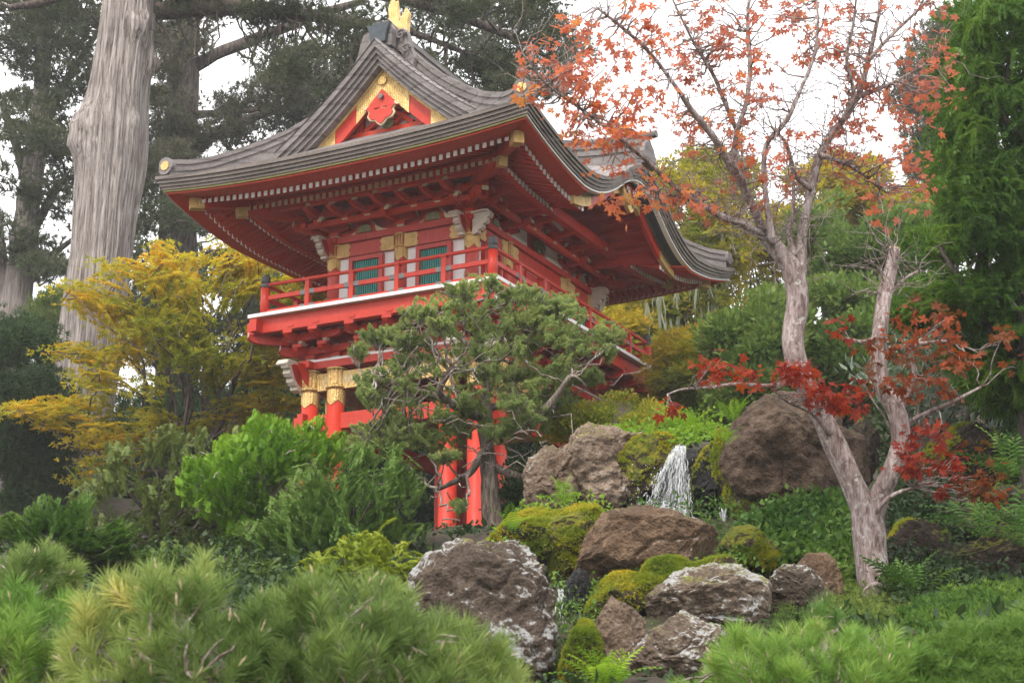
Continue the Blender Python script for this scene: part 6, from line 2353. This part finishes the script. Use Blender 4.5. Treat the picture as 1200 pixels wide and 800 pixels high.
for i, (pp, d0, d1) in enumerate(B):
    LIMB.append(limb(q, pp, DM, n=9, rough=.22, seed=20 + i, dd=np.linspace(d0, d1, len(pp))))
TT = np.concatenate(LIMB)
ORANGE = [([(596, 60), (640, 40), (700, 0), (760, -20), (800, 60), (790, 130), (740, 165), (690, 190), (640, 150), (600, 90)], 330, 'o', -1.0),
          ([(760, -20), (960, -20), (955, 60), (900, 130), (850, 150), (800, 90)], 330, 'o', 0.0),
          ([(630, 70), (690, 60), (760, 130), (740, 170), (680, 165)], 110, 'o', -1.3),
          ([(780, 130), (900, 140), (960, 150), (930, 250), (860, 230), (800, 190)], 130, 'o', -.2),
          ([(950, -20), (1110, -20), (1115, 90), (1060, 140), (990, 120), (950, 60)], 230, 'o', .4),
          ([(960, 130), (1060, 120), (1110, 150), (1100, 240), (1040, 270), (980, 220)], 200, 'o', .4),
          ([(690, 200), (770, 190), (800, 240), (760, 265), (700, 250)], 60, 'o', -1.0),
          ([(770, 225), (850, 215), (860, 262), (800, 262)], 40, 'o', -.4),
          ([(1080, 70), (1130, 60), (1135, 130), (1090, 130)], 40, 'o', .2),
          ([(925, 432), (960, 424), (1000, 445), (1010, 478), (965, 482), (930, 462)], 150, 'r', -.45),
          ([(866, 432), (925, 430), (930, 456), (880, 458)], 44, 'r', -.4),
          ([(820, 410), (860, 418), (870, 445), (830, 452)], 46, 'r', -.5),
          ([(776, 455), (806, 458), (800, 482), (778, 480)], 12, 'r', -.6),
          ([(1005, 405), (1045, 365), (1075, 350), (1130, 375), (1150, 420), (1120, 470), (1060, 470), (1020, 455)], 220, 'u', -.2),
          ([(1060, 500), (1110, 505), (1130, 560), (1080, 590), (1050, 550)], 130, 'r', -.4),
          ([(1120, 540), (1170, 530), (1210, 560), (1200, 600), (1150, 590)], 70, 'u', -.3),
          ([(975, 370), (1000, 372), (1000, 405), (975, 400)], 10, 'r', -.3),
          ([(1170, 390), (1215, 395), (1215, 440), (1180, 430)], 24, 'u', -.2)]
can = {'o': MB(), 'r': MB(), 'u': MB()}
for poly, n, kd, dz in ORANGE:
    n = int(n * (.58 if kd == 'o' else .42))
    pos, t, s = fill_volume(poly, DM + dz, .55, n, r, .06 if kd == 'o' else .04, 24)
    # clusters gather towards the branches
    for i in range(n):
        dd = np.linalg.norm(TT[:, :3] - pos[i], axis=1)
        j = int(np.argmin(dd))
        if dd[j] > .55:
            pos[i] = TT[j, :3] + (pos[i] - TT[j, :3]) * (.55 / dd[j] * r.uniform(.8, 1.3))
        if i % 3 == 0 and dd[j] < 1.2:
            q.tube(wob_line(TT[j, :3], pos[i], 6, .16, r), np.linspace(.010 if kd == 'o' else .006, .003, 6), 5)
    clumps(can[kd], pos, .13, 3 if kd == 'o' else 4, T_MAPLE, .060 if kd == 'o' else .064, r, .6, -.35, None, .6, shell=.1, sizej=.55)
# fine bare twigs all over the crown
for k in range(1500):
    j = r.integers(len(LIMB[0]) // 2, len(TT))
    if TT[j, 3] > .10 or TT[j, 2] < EYE + 4.2:
        continue
    p0 = TT[j, :3]
    e = p0 + unit(r.normal(size=3) * [1, .8, .6] + [-.1, 0, .5]) * r.uniform(.15, .75)
    q.tube(wob_line(p0, e, 6, .18, r), np.linspace(.006, .002, 6), 4)
put(q, "branch", M['bark_maple'], root, True)
put(can['o'], "crown", M['leaf_orange'], root, label="sparse orange leaves against the sky")
put(can['r'], "leaf_spray", M['leaf_red'], root, label="vivid red leaves low on the trunk")
put(can['u'], "leaf_spray", M['leaf_russet'], root, label="russet and olive leaves round the sawn-off stem")

# ------------------------------------------------------------------ the dark conifer at the right edge
CON = [(1140, -40), (1260, -40), (1260, 560), (1225, 560), (1205, 500), (1170, 470), (1150, 470), (1135, 440), (1128, 405), (1090, 392), (1060, 372), (1052, 345), (1070, 325), (1085, 300), (1092, 270), (1068, 235), (1078, 205), (1104, 190), (1092, 165), (1110, 130), (1116, 105), (1104, 70), (1128, 45), (1122, 10)]
c1 = shrub("conifer", "tall bright-green drooping conifer filling the right edge", "tree", CON, 16.5, 1.5, 2600, .30, 70, T_SPRIG, .062, 'leaf_conifer', 141, stems=24, edge=(.0, .85), base=(1215, 640), crown_name="crown", stem_r=.10, twigs=20, jit=.4, plume=dict(L=.5, up=-.35, rand=.3, flat=True, arch=.16, ang=36), gap=-.02, gscale=38, fill=dict(n=520, rad=.32, per=60, size=.13, tm=T_SPRIG, c=.15, gap=-.1, back=.35))

# ------------------------------------------------------------------ pines in the foreground
def pine(name, label, poly, d, thick, n, size, leaf, seed, tm=T_BRUSH, upb=.9, base=None):
    r = np.random.default_rng(seed)
    poly = np.asarray(poly, float)
    pos, t, s = fill_volume(poly, d, thick, n, r)
    b = at(*(base or (poly[:, 0].mean(), poly[:, 1].max() + 120)), d)
    b[2] = float(ground_z(np.array([b[0]]), np.array([b[1]]))[0]) - .05
    root = empty(name, b)
    tag(root, label, "pine")
    q, w = MB(), MB()
    cen = pos.mean(0)
    hub = np.array([b[0] * .6 + cen[0] * .4, cen[1], max(b[2] + .1, pos[:, 2].min() - .05)])
    w.tube(wob_line(b, hub, 8, .08, r), np.linspace(.07, .05, 8), 10)
    k = r.choice(n, max(8, n // 26), replace=False)
    arms = []
    for i in k:
        l = wob_line(hub, pos[i] - [0, 0, size * .6], 12, .12, r, -.04)
        arms.append(l)
        w.tube(l, np.linspace(.032, .009, 12), 7)
    A = np.concatenate(arms)
    dirs = np.zeros((n, 3))
    for i in range(n):
        j = int(np.argmin(np.linalg.norm(A - pos[i], axis=1)))
        st = A[j]
        dirs[i] = unit(pos[i] - st)
        if i % 2 == 0:
            w.tube(wob_line(st, pos[i], 5, .15, r), np.linspace(.007, .004, 5), 5)
    dr = dirs * .5 + unit(pos - cen) * .5 + np.array([0, 0, upb]) + r.normal(size=(n, 3)) * .3
    cl = np.clip(.5 + .5 * fbm(pos * 2.4, 3, seed) + r.uniform(-.25, .25, n), 0, 1)
    plant_parts(q, pos - unit(dr) * size * .5, dr, r.normal(size=(n, 3)), size * r.uniform(.75, 1.2, n), tm, cl)
    # brown candles and a few old cones of buds
    kk = r.choice(n, n // 5, replace=False)
    for i in kk:
        u = unit(dr[i])
        q.tube([pos[i] + u * .01, pos[i] + u * size * .22, pos[i] + u * size * .34], [.004, .005, .001], 5, 1)
    put(w, "branch", M['twig'], root, True)
    put(q, "needles", [M[leaf], M['cut']], root)


pine("pine_bush", "wide soft-needled pine filling the bottom left foreground",
     [(60, 880), (66, 760), (92, 712), (125, 690), (150, 668), (185, 660), (228, 655), (262, 676), (300, 700), (340, 690), (368, 672), (410, 684), (438, 672), (470, 690), (492, 720), (540, 732), (578, 744), (606, 775), (622, 815), (630, 880)], 6.1, .55, 820, .175, 'leaf_pine', 151)
pine("pine_bush", "yellowish pine tuft further back at the left edge",
     [(-30, 720), (-20, 672), (8, 650), (40, 638), (72, 645), (98, 664), (102, 690), (60, 720)], 8.2, .35, 120, .16, 'leaf_pine', 152)
pine("pine_bush", "fresh green pine tuft in the bottom left corner",
     [(-40, 880), (-40, 720), (0, 692), (45, 690), (82, 706), (96, 740), (74, 790), (60, 880)], 6.8, .4, 170, .18, 'leaf_pineg', 153)
pine("pine_bush", "green pine shoots along the bottom right in front of the boulders",
     [(770, 880), (790, 800), (820, 772), (858, 742), (900, 745), (940, 735), (990, 736), (1040, 742), (1080, 762), (1100, 800), (1110, 880)], 7.4, .45, 460, .165, 'leaf_pineg', 154)
pine("pine_bush", "single pine shoot standing up before the maple's sawn scar",
     [(940, 730), (944, 708), (964, 698), (985, 704), (998, 722), (985, 738)], 8.6, .15, 26, .12, 'leaf_pineg', 155, T_NEEDLE2, base=(970, 820))
shrub("heather_bush", "low yellow-green ground bush in the bottom right corner", "bush",
      [(1060, 880), (1070, 790), (1100, 760), (1150, 742), (1230, 728), (1240, 880)], 7.6, .6, 420, .10, 40, T_TUFTF, .055, 'leaf_feather', 156, flat=.7, upb=.9, stems=14, edge=(.1, .6), base=(1150, 900))

# ------------------------------------------------------------------ the light mist
q = MB()
q.box((0, 105, 17), (530, 460, 44))
hz = q.build("haze", [])
hz.data.materials.clear()
hm = bpy.data.materials.new("mist")
hm.use_nodes = True
hn = hm.node_tree
for n_ in list(hn.nodes):
    hn.nodes.remove(n_)
ho = hn.nodes.new("ShaderNodeOutputMaterial")
hv = hn.nodes.new("ShaderNodeVolumePrincipled")
hv.inputs["Color"].default_value = (.93, .94, .95, 1)
hv.inputs["Density"].default_value = .0009
hn.links.new(hv.outputs[0], ho.inputs["Volume"])
hz.data.materials.append(hm)
tag(hz, "thin pale mist hanging through the garden and the trees", "mist", None, "stuff")

# low growth over the whole bank
r = np.random.default_rng(171)
n_ = 60000
X_ = r.uniform(-16, 17, n_)
Y_ = r.uniform(7.5, 34, n_)
g_ = fbm(np.stack([X_ * .6, Y_ * .6, 0 * X_], 1), 3, 9)
k_ = g_ > -.25
X_, Y_ = X_[k_], Y_[k_]
Z_ = ground_z(X_, Y_) + .10 * fbm(np.stack([X_, Y_, 0 * X_], -1) * 1.1, 4, 3)
P_ = np.stack([X_, Y_, Z_ + r.uniform(-.02, .07, len(X_))], 1)
q = MB()
plant_parts(q, P_, r.normal(size=P_.shape) * .7 + [0, 0, .5], np.array([0, 0, 1.0]) + r.normal(size=P_.shape) * .5, .10 * r.uniform(.5, 1.4, len(P_)), T_LEAF, np.clip(.4 + .3 * fbm(P_ * .9, 3, 4) + r.uniform(-.3, .3, len(P_)), 0, 1))
solo(q, "ground_cover", M['leaf_dark'], "dark low growth scattered over the soil of the whole bank", "ground cover", None, False, "stuff")
